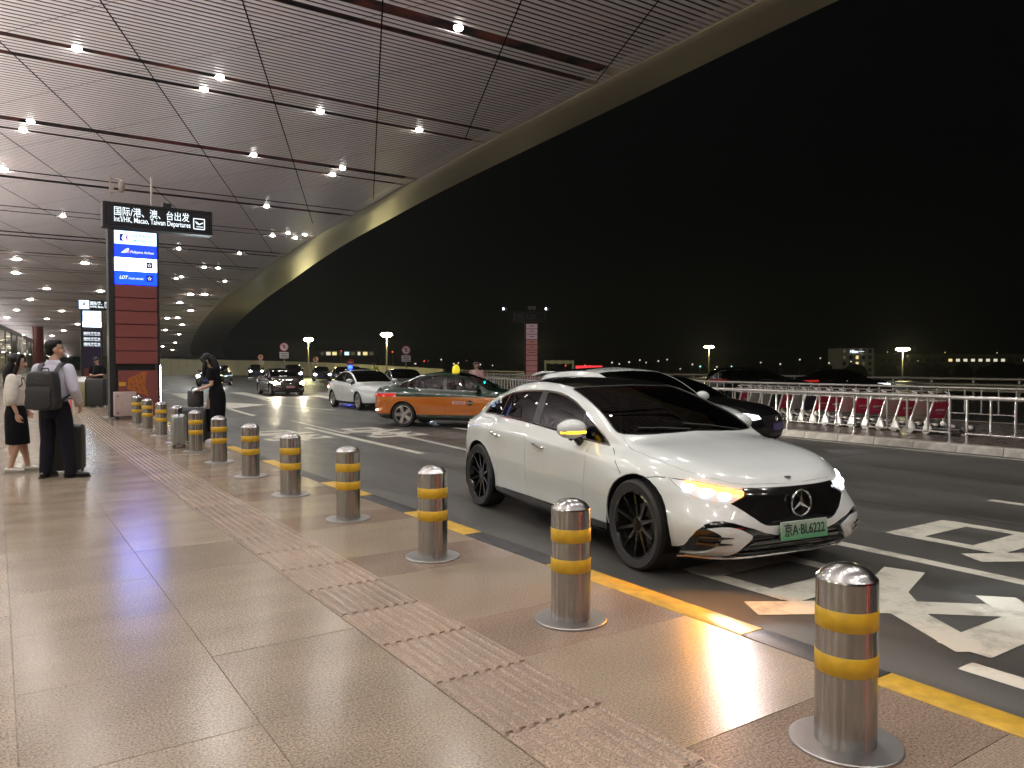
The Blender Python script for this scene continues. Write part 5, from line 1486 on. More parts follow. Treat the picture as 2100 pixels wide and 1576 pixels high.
# taxi, green over gold, pulling out across the lanes
M_GREEN = paint('taxi_green', (.007, .032, .017), rough=.2)
M_GOLD = paint('taxi_gold', (.46, .125, .008), rough=.22)
PT = gen('sedan', M_GREEN, glass_m=M_CLEAR, tail=.35, band=(M_GOLD, .335, .80), plate=M_PLB, lamp=12, lampcol=(1.0, .95, .86))
hdg = hd(.66, -.75); dv = Vector((math.cos(hdg), math.sin(hdg), 0)); lv = Vector((-dv.y, dv.x, 0))
pos = Vector((8.92, 18.48, ROAD)) + lv * .86 + dv * 1.34
taxi = car(PT, 'taxi', 'green and gold taxi with yellow roof sign pulling out across the lanes', pos, hdg); taxi['category'] = 'taxi'
finish(PT, taxi, handle=M_CHROME, spot=1600, cone=36, dip=15)
rs = top_z(PT, -.15, 0)
m = MB(); m.lathe([(.001, .19), (.05, .18), (.10, .12), (.115, .05), (.11, .0)], 18); o = m.obj('roof_sign', mat('taxi_sign', (.5, .42, .03), .3, emit=(.9, .72, .04), estr=.8), taxi); o.location = rs; o.scale = (.75, 1.7, 1.05)
d = side_y(PT, .30, .66, -1)
pl = MB().box((0, 0, 0), (.36, .004, .085)).obj('fleet_plate', mat('fleet_pink', (.62, .36, .30), .5), taxi, bevel=.002); pl.location = (.22, d.y - .004, .655)
text('fleet_lettering', '北汽出租', .07, mat('ink_red', (.35, .03, .03), .5), pl, (0, -.004, 0), (rad(90), 0, 0), .0005, 'CENTER')
em = MB().lathe([(.001, -.004), (.07, -.004), (.072, 0)], 20, axis='Y').obj('fleet_emblem', mat('emblem_dark', (.03, .03, .03), .4), taxi); em.location = (.52, d.y - .006, .655)
text('phone_lettering', '96103', .055, mat('ink_white', (.75, .75, .72), .5), em, (0, -.007, 0), (rad(90), 0, 0), .0005, 'CENTER')
gl = MB().lathe([(.001, .03), (.03, .02), (.035, -.01)], 12, axis='X').obj('vacant_light', emat('vacant_green', (.0, .9, .55), 9), taxi); gl.location = (.62, .12, 1.17)
for sx, sy in ((-.28, -.36), (-.28, .36)):
    m = MB().box((0, 0, 0), (.11, .30, .24)).obj('headrest_cover', mat('seat_white', (.55, .5, .48), .7), taxi, bevel=.04, seg=2); m.location = (sx - .0, sy, 1.22)
for sx, sy in ((-.25, -.36), (-.25, .36)):
    m = MB().box((0, 0, 0), (.13, .46, .40), ry=-.15).obj('seat_cover', mat('seat_red', (.22, .03, .035), .7), taxi, bevel=.05, seg=2); m.location = (sx, sy, .98)
for s in (-1, 1):
    c = front_x(PT, s * .70, .42, -1)
    MB().box((c.x - .006, s * .70, .44), (.02, .30, .05)).obj('reflector', emat('rear_lamp_white', (1, .85, .7), 3), taxi)

# white saloon behind the taxi
PW1 = gen('sedan', M_WHITE, tail=.8, lamp=None, plate=M_PLB)
wsd = car(PW1, 'parked_car', 'white saloon with alloy wheels standing behind the taxi', place(11.75, 27.6), hd(-.03, -1)); finish(PW1, wsd)
# white SUV beyond the fastback, black glass roof
PS1 = gen('suv', M_WHITE, roof=M_BLACKGLOSS, h=.965, cant=.09, plate=M_PLB, tail=.4)
suv = car(PS1, 'parked_car', 'white sport utility car with black roof behind the white fastback', place(8.75, 9.55), hd(-.10, -1)); finish(PS1, suv)
m = MB(); m.prism([(-2.24, 1.425), (-1.80, 1.49), (-1.80, 1.525), (-2.20, 1.465)], -.62, .62); m.obj('roof_spoiler', M_WHITE, suv, bevel=.012)
# black saloon with purple plate
M_CBLK = paint('black_paint', (.008, .008, .009), rough=.15)
PB1 = gen('sedan', M_CBLK, wheel=M_BLACKGLOSS, lamp=5, plate=mat('plate_purple', (.12, .09, .30), .4), tail=.4, h=.98)
bs = car(PB1, 'parked_car', 'glossy black saloon nosing out from behind the white sport utility car', place(11.75, 11.55), hd(.30, -1)); finish(PB1, bs, handle=M_CHROME, spot=120)
for s in (1,):
    MB().tube([front_x(PB1, s * y, z) + Vector((.006, 0, 0)) for y, z in ((.86, .74), (.85, .62), (.82, .50), (.79, .42))], .018, 6).obj('running_light', emat('drl_blue', (.75, .85, 1.0), 5), bs)
# dark saloon with yellow headlamps, coming on
M_CGRY = paint('dark_red_paint', (.030, .012, .012), rough=.2)
PD = gen('sedan', M_CGRY, lamp=60, lampcol=(1.0, .86, .60), plate=M_PLP, tail=.4)
dk = car(PD, 'moving_car', 'dark saloon driving on with dazzling yellowish headlamps', place(12.95, 42.2), hd(-.06, -1)); finish(PD, dk, spot=260)
# silver car with one bright lamp behind the taxi
M_CSIL = paint('silver_paint', (.34, .36, .38), metal=.7, rough=.25)
PSV = gen('sedan', M_CSIL, lamp=28, lampcol=(.78, .92, 1.0), plate=M_PLB)
sv = car(PSV, 'moving_car', 'silver saloon with cold white headlamps behind the green taxi', place(15.75, 32.6), hd(-.22, -1)); finish(PSV, sv, spot=60)
# dark car with the blue beacon
PBC = gen('sedan', M_CBLK, plate=M_PLB)
bc = car(PBC, 'patrol_car', 'dark patrol car with blue roof beacon behind the white saloon', place(17.6, 42.3), hd(-.2, -1)); finish(PBC, bc)
o = MB().lathe([(.001, .20), (.09, .17), (.13, .08), (.13, 0)], 14).obj('blue_beacon', emat('beacon_blue', (.006, .02, 1.0), 30), bc); o.location = top_z(PBC, -.1, -.48); 
l = bpy.data.lights.new('beacon', 'POINT'); l.energy = 90; l.color = (.1, .16, 1.0); l.shadow_soft_size = .08; q = link('beacon', l, bc); q.location = (-.1, -.5, 1.66)
# black SUV with white lamps beyond the woman in black
PBS = gen('suv', M_CBLK, wheel=M_BLACKGLOSS, lamp=70, lampcol=(.80, .93, 1.0), plate=M_PLB)
bsv = car(PBS, 'moving_car', 'black sport utility car with glaring white headlamps beyond the woman in black', place(13.9, 61.5), hd(-.50, -1)); finish(PBS, bsv, spot=420)
# queue far down the road: copies
FARC = [(28.3, 102.5, -.25, bsv, 'farthest pair of dazzling white headlamps before the pale parapet'), (24.6, 75.9, -.3, bsv, 'dark car with white lamps queueing above the yellow-lamped saloon'),
        (27.2, 75.0, -.3, sv, 'small silver car with white lamps queueing near the red-lit railing'), (26.9, 68.5, -.28, bc, 'small dark saloon waiting behind the red-lit railing'), (33.5, 82.0, -.3, sv, 'pale far car with lamps under the round red sign')]
for x, y, dx, src, lb in FARC:
    c = dup(src, place(x, y), hd(dx, -1), lb)
    for ch in list(c.children):
        if ch.type == 'LIGHT' or ch.name.startswith('blue_beacon'): bpy.data.objects.remove(ch)
# beyond the trolley island
PB2 = gen('suv', M_CBLK, wheel=M_BLACKGLOSS, h=.93, trim=(M_CHROME, .014), tail=.08)
b2 = car(PB2, 'parked_car', 'long black estate car with chrome window line beyond the trolley railings', place(27.3, 21.6), hd(.80, -.60)); finish(PB2, b2)
c = dup(bs, place(35.3, 22.8), hd(.82, -.57), 'low black saloon with amber side lamp behind the black estate car')
for ch in list(c.children):
    if ch.type == 'LIGHT': bpy.data.objects.remove(ch)
MB().box((1.9, -.84, .62), (.25, .03, .06)).obj('side_lamp', emat('amber_small', (1, .55, .06), 5), c)
# the car ahead at the kerb, beside the camera: its lamps show as red lines in the bollards and rails
PR = gen('sedan', M_CBLK, wheel=M_BLACKGLOSS, tail=30, plate=M_PLB)
rc = car(PR, 'parked_car', 'dark saloon ahead at the kerb with red tail lamps alight, mirrored in the bollards', place(5.15, -5.6), hd(0, -1)); finish(PR, rc)
bc_ = front_x(PR, 0, .98, -1)
MB().tube([front_x(PR, y, .83, -1) + Vector((-.01, 0, 0)) for y in np.linspace(-.6, .6, 9)], .02, 6).obj('tail_light_bar', emat('tail_bar_red', (1, .04, .025), 110), rc)
# ---------------------------------------------------------------- people
def ell(mb, c, r, n=14, rot=None):
    rows = []
    for i in range(n + 1):
        t = math.pi * i / n
        rows.append([(r[0] * max(math.sin(t), 1e-3) * math.cos(p), r[1] * max(math.sin(t), 1e-3) * math.sin(p), -r[2] * math.cos(t)) for p in np.linspace(0, 2 * math.pi, n + 1)[:-1]])
    M = rot or Matrix.Identity(3)
    rows = [[tuple(Vector(c) + M @ Vector(q)) for q in rw] for rw in rows]
    k = len(mb.v); m = n
    mb.grid(rows, wrap=True)
    mb.f += [tuple(k + j for j in range(m)), tuple(k + n * m + j for j in range(m))]; mb.mi += [0, 0]
def limb(mb, pts, rs, n=10):
    """A limb through the joints, rounded at both ends, thickness running from joint to joint."""
    P, Rr = [], []
    for i in range(len(pts) - 1):
        a, b = Vector(pts[i]), Vector(pts[i + 1])
        for t in np.linspace(0, 1, 6)[:-1]:
            bulge = 1 + .10 * math.sin(math.pi * t) * (1 if i == 0 else .8)
            P.append(a.lerp(b, t)); Rr.append((rs[i] * (1 - t) + rs[i + 1] * t) * bulge)
    P.append(Vector(pts[-1])); Rr.append(rs[-1])
    mb.tube(P, Rr, n)
    ell(mb, pts[0], (rs[0],) * 3, 8); ell(mb, pts[-1], (rs[-1],) * 3, 8)
def rings(mb, rr, n=20):
    """Closed body of elliptical rings: (x, y, z, half width, half depth)."""
    k = len(mb.v)
    mb.grid([[(x + a * math.cos(p), y + b * math.sin(p), z) for p in np.linspace(0, 2 * math.pi, n + 1)[:-1]] for x, y, z, a, b in rr], wrap=True)
    mb.f += [tuple(k + j for j in range(n)), tuple(k + (len(rr) - 1) * n + j for j in range(n))]; mb.mi += [0, 0]
def fuse(name, mb, m, parent, vox=.010, it=5):
    me = mb.mesh(name, m, smooth=0)
    o = bpy.data.objects.new(name, me); COL.objects.link(o)
    r = o.modifiers.new('r', 'REMESH'); r.mode = 'VOXEL'; r.voxel_size = vox; r.use_smooth_shade = True
    if it:
        s = o.modifiers.new('s', 'SMOOTH'); s.iterations = it; s.factor = .5
    dg = bpy.context.evaluated_depsgraph_get()
    nm = bpy.data.meshes.new_from_object(o.evaluated_get(dg))
    bpy.data.objects.remove(o)
    nm.name = name; nm.materials.clear(); nm.materials.append(m); nm.shade_smooth()
    return link(name, nm, parent)
M_SKIN = mat('skin', (.52, .32, .23), .45, vary=.06, vscale=12)
M_HAIR = mat('black_hair', (.004, .0035, .0035), .5, spec=.2, vary=.3, vscale=40, stretch=(40, 40, 3))
M_SHIRT = mat('pale_shirt', (.58, .58, .70), .75, vary=.08, vscale=9, bump=.3, bscale=14)
M_NAVY = mat('navy_trousers', (.005, .0055, .011), .85, spec=.2, vary=.2, vscale=9, bump=.3, bscale=12)
M_BLKC = mat('black_cloth', (.0035, .0035, .005), .9, spec=.15, vary=.2, vscale=9, bump=.35, bscale=12)
M_SHOE = mat('black_shoe', (.008, .008, .008), .3)
def hand(mb, w, d, curl, thumb, s=1.0):
    """Palm and five fingers from the wrist w along d; fingers bend towards curl; the thumb leaves the palm's side."""
    w, d, curl = Vector(w), Vector(d).normalized(), Vector(curl).normalized()
    side = Vector(thumb).normalized()
    c = w + d * .05 * s
    rot = Matrix((side, curl, d)).transposed()
    ell(mb, c, (.038 * s, .018 * s, .052 * s), 10, rot)
    for k, ln in enumerate((.070, .078, .073, .056)):
        b = w + d * .085 * s + side * (.027 - .018 * k) * s
        p1 = b + d * ln * .45 * s + curl * .012 * s; p2 = p1 + d * ln * .25 * s + curl * .022 * s; p3 = p2 + curl * .020 * s
        limb(mb, [b, p1, p2, p3], [.0095 * s, .0088 * s, .0082 * s, .0070 * s], 6)
    b = w + d * .03 * s + side * .03 * s
    limb(mb, [b, b + (side * .6 + d * .7) * .035 * s, b + (side * .45 + d * 1.2) * .05 * s + curl * .01], [.012 * s, .0105 * s, .008 * s], 6)
def head(t, mb, c, yaw, pitch, s=1.0, face=True, smile=False):
    """Head about centre c, looking along +y turned by yaw (left positive) and pitched down by pitch. Returns the turn matrix."""
    M = Matrix.Rotation(yaw, 3, 'Z') @ Matrix.Rotation(-pitch, 3, 'X')
    def at(x, y, z): return Vector(c) + M @ Vector((x * s, y * s, z * s))
    ell(mb, at(0, -.012, .03), (.076 * s, .092 * s, .088 * s), 16, M)
    ell(mb, at(0, .022, -.035), (.058 * s, .068 * s, .078 * s), 14, M)
    ell(mb, at(0, .050, -.088), (.030 * s, .030 * s, .022 * s), 10, M)
    limb(mb, [at(0, .088, .008), at(0, .106, -.030)], [.010 * s, .015 * s], 6)
    for e in (-1, 1):
        ell(mb, at(e * .076, -.008, -.012), (.011 * s, .022 * s, .034 * s), 8, M)
        ell(mb, at(e * .036, .058, -.032), (.024 * s, .022 * s, .022 * s), 8, M)
    if face:
        for e in (-1, 1):
            m = MB(); ell(m, at(e * .032, .083, .008), (.014 * s, .006 * s, .007 * s), 8, M); m.obj('eye', M_DARK, t)
            m = MB(); m.tube([at(e * .016, .090, .028), at(e * .034, .087, .033), at(e * .052, .076, .027)], .004 * s, 5); m.obj('eyebrow', M_HAIR, t)
        m = MB(); w = .028 if smile else .022; m.tube([at(-w, .078, -.060), at(0, .092, -.066), at(w, .078, -.060)], .006 * s, 6); m.obj('mouth', mat('lips', (.30, .08, .07), .4), t)
    return M, at
def shoe(t, x, y, yaw, m, name='shoe', l=.27, heel=False):
    b = MB(); R = Matrix.Rotation(yaw, 3, 'Z')
    def at(a, bb, c): v = R @ Vector((a, bb, 0)); return (x + v.x, y + v.y, c)
    limb(b, [at(0, -.06, .045), at(0, .06, .042), at(0, l - .12, .034)], [.042, .044, .036], 10)
    k = MB(); k.prism([(-.04, -.09), (.04, -.09), (.047, .05), (.038, l - .10), (0, l - .075), (-.038, l - .10), (-.047, .05)], .0, .02, 'xy')
    o = fuse(name, b, m, t, .008, 4)
    ko = k.obj('sole', m, o); ko.location = (x, y, 0); ko.rotation_euler = (0, 0, yaw)
    return o
def arm_chain(sh, el, wr): return [sh, el, wr]

# man with the backpack, seen from behind
def build_man():
    t = thing('person', 'man in pale shirt and dark trousers with black backpack, seen from behind', 'person', (.64, 11.80, 0), -rad(33.85))
    s = 1.03
    b = MB()
    rings(b, [(0, 0, .90, .13, .10), (0, 0, 1.05, .14, .10), (0, 0, 1.25, .16, .11), (0, -.01, 1.42, .15, .09), (0, -.01, 1.50, .07, .06)])
    limb(b, [(0, -.01, 1.46), (.0, .015, 1.60)], [.062, .056])
    M, at = head(t, b, (0, .02, 1.70), -rad(48), rad(-4), 1.06)
    shR, elR, wrR = (.20, -.02, 1.44), (.275, -.04, 1.16), (.225, .17, .99)
    shL, elL, wrL = (-.20, -.02, 1.44), (-.27, .02, 1.15), (-.16, .22, 1.02)
    limb(b, [shR, elR, wrR], [.05, .042, .028]); limb(b, [shL, elL, wrL], [.05, .042, .028])
    hand(b, wrR, (.02, .35, -.9), (-.8, .2, -.3), (0, 1, .2)); hand(b, wrL, (.5, .5, -.4), (.3, -.6, -.5), (.5, .3, .6))
    legs = [[(.09, 0, .94), (.15, .02, .50), (.20, .0, .08)], [(-.09, 0, .94), (-.11, .02, .50), (-.13, -.01, .08)]]
    for g_ in legs: limb(b, g_, [.08, .055, .04])
    fuse('body', b, M_SKIN, t, .009, 3)
    c = MB()
    rings(c, [(0, 0, .98, .170, .125), (0, 0, 1.06, .168, .125), (0, 0, 1.2, .188, .135), (0, -.01, 1.36, .200, .125), (0, -.01, 1.45, .165, .10), (0, -.01, 1.50, .085, .075)])
    limb(c, [shR, (.28, -.04, 1.165), (.235, .14, 1.01)], [.075, .066, .05]); limb(c, [shL, elL, (-.175, .19, 1.03)], [.075, .066, .05])
    limb(c, [(-.055, -.02, 1.505), (.055, -.02, 1.505)], [.055, .055])
    fuse('shirt', c, M_SHIRT, t, .010, 4)
    col = MB(); col.lathe([(.078, 1.49), (.082, 1.53), (.066, 1.555), (.060, 1.52)], 20, c=(0, -.005, 0)); col.obj('collar', M_SHIRT, t)
    p = MB()
    rings(p, [(0, 0, .80, .165, .125), (0, 0, .92, .172, .13), (0, 0, 1.0, .165, .122)])
    for g_ in legs: limb(p, [g_[0], g_[1], (g_[2][0], g_[2][1], .07)], [.105, .088, .074])
    fuse('trousers', p, M_NAVY, t, .010, 4)
    bl = MB(); bl.lathe([(.168, .985), (.172, 1.0), (.168, 1.02)], 28); o = bl.obj('belt', M_SHOE, t); o.scale = (1.0, .75, 1)
    h = MB()
    ell(h, at(0, -.028, .045), (.086, .092, .088), 16, M); ell(h, at(0, -.055, -.01), (.072, .060, .075), 12, M); ell(h, at(0, .03, .085), (.07, .06, .045), 12, M)
    fuse('hair', h, M_HAIR, t, .009, 3)
    shoe(t, .20, .02, -rad(62), M_SHOE, l=.30); shoe(t, -.13, .0, -rad(8), M_SHOE, l=.29)
    return t
man = build_man()
bp = thing('backpack', 'boxy black backpack on the back of the man in the pale shirt', 'backpack', (.64, 11.80, 0), -rad(33.85))
M_BAG = mat('black_nylon', (.012, .012, .013), .6, vary=.15, vscale=20, bump=.2, bscale=120)
m = MB(); m.prism(smoothpoly([(-.175, .93), (.175, .93), (.19, 1.10), (.165, 1.36), (.10, 1.41), (-.10, 1.41), (-.165, 1.36), (-.19, 1.10)], 4), -.34, -.145); m.obj('main_body', M_BAG, bp, bevel=.035, seg=3)
m = MB(); m.prism(smoothpoly([(-.14, .95), (.14, .95), (.155, 1.08), (.14, 1.20), (-.14, 1.20), (-.155, 1.08)], 4), -.37, -.33); m.obj('front_pocket', M_BAG, bp, bevel=.012, seg=2)
m = MB(); m.tube([(-.15, -.350, 1.25), (0, -.352, 1.255), (.15, -.350, 1.25)], .004, 5); m.obj('zip', M_BLACKPLASTIC, bp)
m = MB(); m.box((.0, -.3435, 1.32), (.07, .004, .014)); m.obj('logo_patch', mat('patch_grey', (.05, .05, .05), .4), bp)
m = MB(); m.tube([(-.055, -.20, 1.40), (-.04, -.20, 1.45), (.04, -.20, 1.45), (.055, -.20, 1.40)], .009, 6); m.obj('top_handle', M_BAG, bp)
for s in (-1, 1):
    m = MB()
    pts = [(s * .10, -.16, 1.38), (s * .125, -.10, 1.475), (s * .13, -.02, 1.51), (s * .135, .09, 1.46), (s * .15, .13, 1.30), (s * .18, .08, 1.12), (s * .18, -.14, 1.02)]
    P = [Vector(q) for q in pts]
    m.grid([[q + Vector((-.028, 0, 0)), q + Vector((.028, 0, 0)), q + Vector((.028, .0, .012)), q + Vector((-.028, 0, .012))] for q in P], wrap=True); m.obj('shoulder_strap', M_BAG, bp)
def suitcase(name, label, loc, rz, w, d, h, m, handle=None, hl=.0, ribs=0, z0=.05):
    t = thing('suitcase', label, 'suitcase', loc, rz)
    q = MB(); q.box((0, 0, z0 + h / 2), (w, d, h)); q.obj('shell', m, t, bevel=.045, seg=3)
    z = MB(); z.box((0, 0, z0 + h / 2), (w + .004, .012, h + .004)); z.obj('zip_band', M_BLACKPLASTIC, t, bevel=.004)
    if ribs:
        r = MB()
        for k in range(ribs):
            x = -w / 2 + .05 + (w - .1) * k / (ribs - 1)
            r.box((x, -d / 2 - .002, z0 + h / 2), (.012, .012, h - .12)); r.box((x, d / 2 + .002, z0 + h / 2), (.012, .012, h - .12))
        for k in range(3):
            y = -d / 2 + .05 + (d - .1) * k / 2
            r.box((-w / 2 - .002, y, z0 + h / 2), (.012, .012, h - .12)); r.box((w / 2 + .002, y, z0 + h / 2), (.012, .012, h - .12))
        r.obj('rib', m, t, bevel=.004)
    for x in (-w / 2 + .05, w / 2 - .05):
        for y in (-d / 2 + .04, d / 2 - .04):
            k = MB(); k.lathe([(.008, -.012), (.024, -.012), (.026, 0), (.024, .012), (.008, .012)], 12, axis='X', close=True); k.box((0, 0, .024), (.03, .02, .03))
            o = k.obj('wheel', M_BLACKPLASTIC, t); o.location = (x, y, .026)
    k = MB(); k.tube([(-.06, 0, z0 + h), (-.05, 0, z0 + h + .025), (.05, 0, z0 + h + .025), (.06, 0, z0 + h)], .009, 6); k.obj('carry_handle', M_BLACKPLASTIC, t)
    if handle:
        k = MB()
        for x in (-.07, .07): k.tube([(x, d / 2 - .05, z0 + h - .02), (x, d / 2 - .05, z0 + h + hl)], .013 if handle is not M_TUBE else .007, 8)
        k.obj('pull_rod', handle, t)
        k = MB(); k.tube([(-.085, d / 2 - .05, z0 + h + hl), (.085, d / 2 - .05, z0 + h + hl)], .016, 8); k.obj('grip', M_BLACKPLASTIC, t)
    return t
M_CASE = mat('black_suitcase', (.010, .010, .011), .45, vary=.15, vscale=16, bump=.25, bscale=90)
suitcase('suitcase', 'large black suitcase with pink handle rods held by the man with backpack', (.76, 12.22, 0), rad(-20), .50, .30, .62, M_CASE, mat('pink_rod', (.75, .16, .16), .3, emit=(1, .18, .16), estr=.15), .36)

# woman beside him
def build_woman():
    t = thing('person', 'long haired woman in white blouse and black skirt smiling at the man', 'person', (.22, 12.66, 0), -rad(33.85 + 68))
    b = MB()
    rings(b, [(0, 0, .82, .12, .10), (0, 0, .98, .11, .09), (0, 0, 1.15, .13, .10), (0, -.01, 1.29, .12, .08), (0, -.01, 1.36, .06, .05)])
    limb(b, [(0, -.01, 1.33), (.0, .02, 1.45)], [.048, .044])
    M, at = head(t, b, (0, .03, 1.525), rad(6), rad(2), .98, smile=True)
    shR, elR, wrR = (.155, -.01, 1.30), (.20, -.02, 1.05), (.185, .05, .83)
    shL, elL, wrL = (-.155, -.01, 1.30), (-.19, .0, 1.05), (-.14, .12, .86)
    for a in ((shR, elR, wrR), (shL, elL, wrL)): limb(b, a, [.042, .034, .023])
    hand(b, wrR, (0, .12, -1), (-.7, .7, 0), (.0, 1, 0), .92); hand(b, wrL, (.1, .3, -1), (.7, .5, 0), (0, 1, 0), .92)
    legs = [[(.075, 0, .84), (.085, .04, .46), (.09, -.06, .07)], [(-.075, 0, .84), (-.085, .06, .46), (-.09, .12, .07)]]
    for g_ in legs:
        limb(b, g_, [.07, .050, .033]); ell(b, ((g_[1][0] + g_[2][0]) / 2, (g_[1][1] + g_[2][1]) / 2 - .02, .34), (.046, .052, .11), 10)
    fuse('body', b, M_SKIN, t, .008, 3)
    c = MB()
    rings(c, [(0, 0, .93, .135, .115), (0, 0, 1.0, .140, .12), (0, 0, 1.15, .165, .135), (0, -.01, 1.28, .160, .11), (0, -.01, 1.335, .11, .08), (0, -.01, 1.36, .07, .06)])
    for a in ((shR, elR), (shL, elL)): limb(c, [a[0], (a[1][0], a[1][1], 1.02)], [.075, .085])
    bo = fuse('blouse', c, mat('white_blouse', (.66, .62, .56), .8, vary=.15, vscale=14, bump=.5, bscale=18), t, .010, 4)
    tr = MB()
    for s in (-1, 1): tr.tube([(s * .04, .085, 1.32), (s * .10, .10, 1.22), (s * .20, .04, 1.17), (s * .235, -.06, 1.18), (s * .14, -.12, 1.24)], .008, 6)
    tr.obj('dark_trim', mat('trim_brown', (.06, .02, .02), .7), bo)
    k = MB()
    rings(k, [(0, .02, .40, .165, .150), (0, .01, .60, .165, .145), (0, 0, .80, .160, .135), (0, 0, .90, .140, .118), (0, 0, .97, .126, .105)])
    fuse('skirt', k, M_BLKC, t, .010, 3)
    h = MB()
    ell(h, at(0, -.030, .045), (.088, .096, .088), 16, M); ell(h, at(0, -.065, -.05), (.088, .065, .12), 14, M); ell(h, at(0, .035, .098), (.06, .055, .03), 10, M)
    ell(h, (0, -.085, 1.36), (.105, .062, .16), 14); ell(h, (.0, -.10, 1.22), (.095, .045, .14), 14)
    for s in (-1, 1): limb(h, [at(s * .075, .02, .06), at(s * .085, .01, -.05), (s * .10, .0, 1.34), (s * .10, .0, 1.22)], [.025, .024, .030, .02])
    fuse('hair', h, M_HAIR, t, .009, 3)
    M_FLAT = mat('silver_shoe', (.45, .43, .38), .35, metal=.5)
    shoe(t, .09, -.04, rad(-6), M_FLAT, l=.25); shoe(t, -.09, .14, rad(4), M_FLAT, l=.25)
    return t
build_woman()

# woman in the long black dress bending over her luggage by the kerb
def build_woman2():
    t = thing('person', 'woman in long black dress with hanging black hair leaning over bags at the kerb', 'person', (3.50, 15.38, 0), rad(-33.85 + 96))
    b = MB()
    rings(b, [(0, 0, .92, .13, .11), (0, .01, 1.08, .11, .09), (0, .03, 1.24, .14, .10), (0, .05, 1.38, .13, .085), (0, .07, 1.45, .06, .05)])
    limb(b, [(0, .07, 1.42), (.0, .13, 1.52)], [.050, .045])
    M, at = head(t, b, (0, .175, 1.575), rad(8), rad(32), 1.0)
    shL, elL, wrL = (-.17, .06, 1.38), (-.21, .03, 1.12), (-.15, .27, 1.03)
    shR, elR, wrR = (.17, .06, 1.38), (.20, .10, 1.12), (.10, .33, 1.02)
    for a in ((shL, elL, wrL), (shR, elR, wrR)): limb(b, a, [.045, .036, .024])
    hand(b, wrL, (.1, 1, -.25), (0, -.2, -1), (1, 0, .2), .95); hand(b, wrR, (-.1, 1, -.25), (0, -.2, -1), (-1, 0, .2), .95)
    legs = [[(.08, 0, .92), (.09, .03, .48), (.10, .0, .07)], [(-.08, 0, .92), (-.09, .02, .48), (-.11, .02, .07)]]
    for g_ in legs: limb(b, g_, [.075, .052, .035])
    fuse('body', b, M_SKIN, t, .008, 3)
    c = MB()
    rings(c, [(0, .01, .22, .150, .150), (0, .0, .50, .160, .155), (0, -.015, .80, .170, .160), (0, -.015, .95, .170, .148), (0, .01, 1.10, .138, .115), (0, .03, 1.24, .165, .128), (0, .05, 1.36, .155, .105), (0, .06, 1.43, .10, .075)])
    limb(c, [shL, (-.20, .045, 1.24)], [.068, .062]); limb(c, [shR, (.19, .08, 1.24)], [.068, .062])
    fuse('dress', c, M_BLKC, t, .010, 4)
    h = MB()
    ell(h, at(0, -.030, .045), (.090, .098, .090), 16, M); ell(h, at(0, -.075, -.03), (.090, .060, .11), 14, M)
    for s in (-1, 1):
        limb(h, [at(s * .06, .05, .07), at(s * .085, .035, -.03), (s * .10, .19, 1.42), (s * .095, .20, 1.26)], [.035, .040, .045, .018])
    limb(h, [at(0, -.09, -.02), (0, .0, 1.42), (0, -.03, 1.28)], [.075, .08, .035])
    fuse('hair', h, M_HAIR, t, .009, 3)
    W = mat('white_shoe', (.68, .68, .66), .5)
    shoe(t, .10, .02, rad(5), W, l=.25); shoe(t, -.11, .05, rad(-4), W, l=.25)
    p = MB(); p.box((0, 0, 0), (.075, .15, .009)); o = p.obj('phone', mat('phone_pale', (.5, .55, .58), .25), None, bevel=.003)
    tag(o, 'pale phone held over the bags by the woman in black dress', 'phone'); o.location = (3.19, 15.55, 1.06); o.rotation_euler = (.25, .1, rad(60))
build_woman2()
suitcase('suitcase', 'big black suitcase standing at the feet of the woman in black dress', (3.17, 15.55, 0), rad(-30), .46, .32, .62, M_CASE)
bg = thing('bag', 'tall black bag standing on top of the big black suitcase', 'bag', (3.16, 15.56, .695), rad(-30))
m = MB(); rings(m, [(0, 0, 0, .135, .10), (0, 0, .05, .15, .115), (0, 0, .28, .145, .11), (0, 0, .30, .135, .10)], 24); m.obj('bag_body', M_BAG, bg, smooth=40)
m = MB(); m.tube([(-.08, .0, .29), (-.06, 0, .36), (.06, 0, .36), (.08, 0, .29)], .01, 6); m.obj('handle', M_BAG, bg)
hb = thing('bag', 'small tan handbag hanging by the black dress above the suitcase', 'bag', (3.36, 15.35, .66), rad(-35))
m = MB(); rings(m, [(0, 0, 0, .05, .035), (0, 0, .03, .06, .04), (0, 0, .17, .045, .035), (0, 0, .20, .03, .02)], 18); m.obj('bag_body', mat('tan_leather', (.20, .14, .10), .6, vary=.2), hb, smooth=40)
m = MB(); m.tube([(-.03, 0, .19), (-.01, 0, .34), (.03, 0, .19)], .006, 5); m.obj('handle', mat('tan_leather', (.20, .14, .10), .6), hb)
suitcase('suitcase', 'silver ribbed suitcase standing between two bollards', (2.73, 14.86, 0), rad(76), .36, .24, .54, mat('silver_shell', (.40, .42, .41), .28, metal=.75), None, 0, ribs=6, z0=.06)

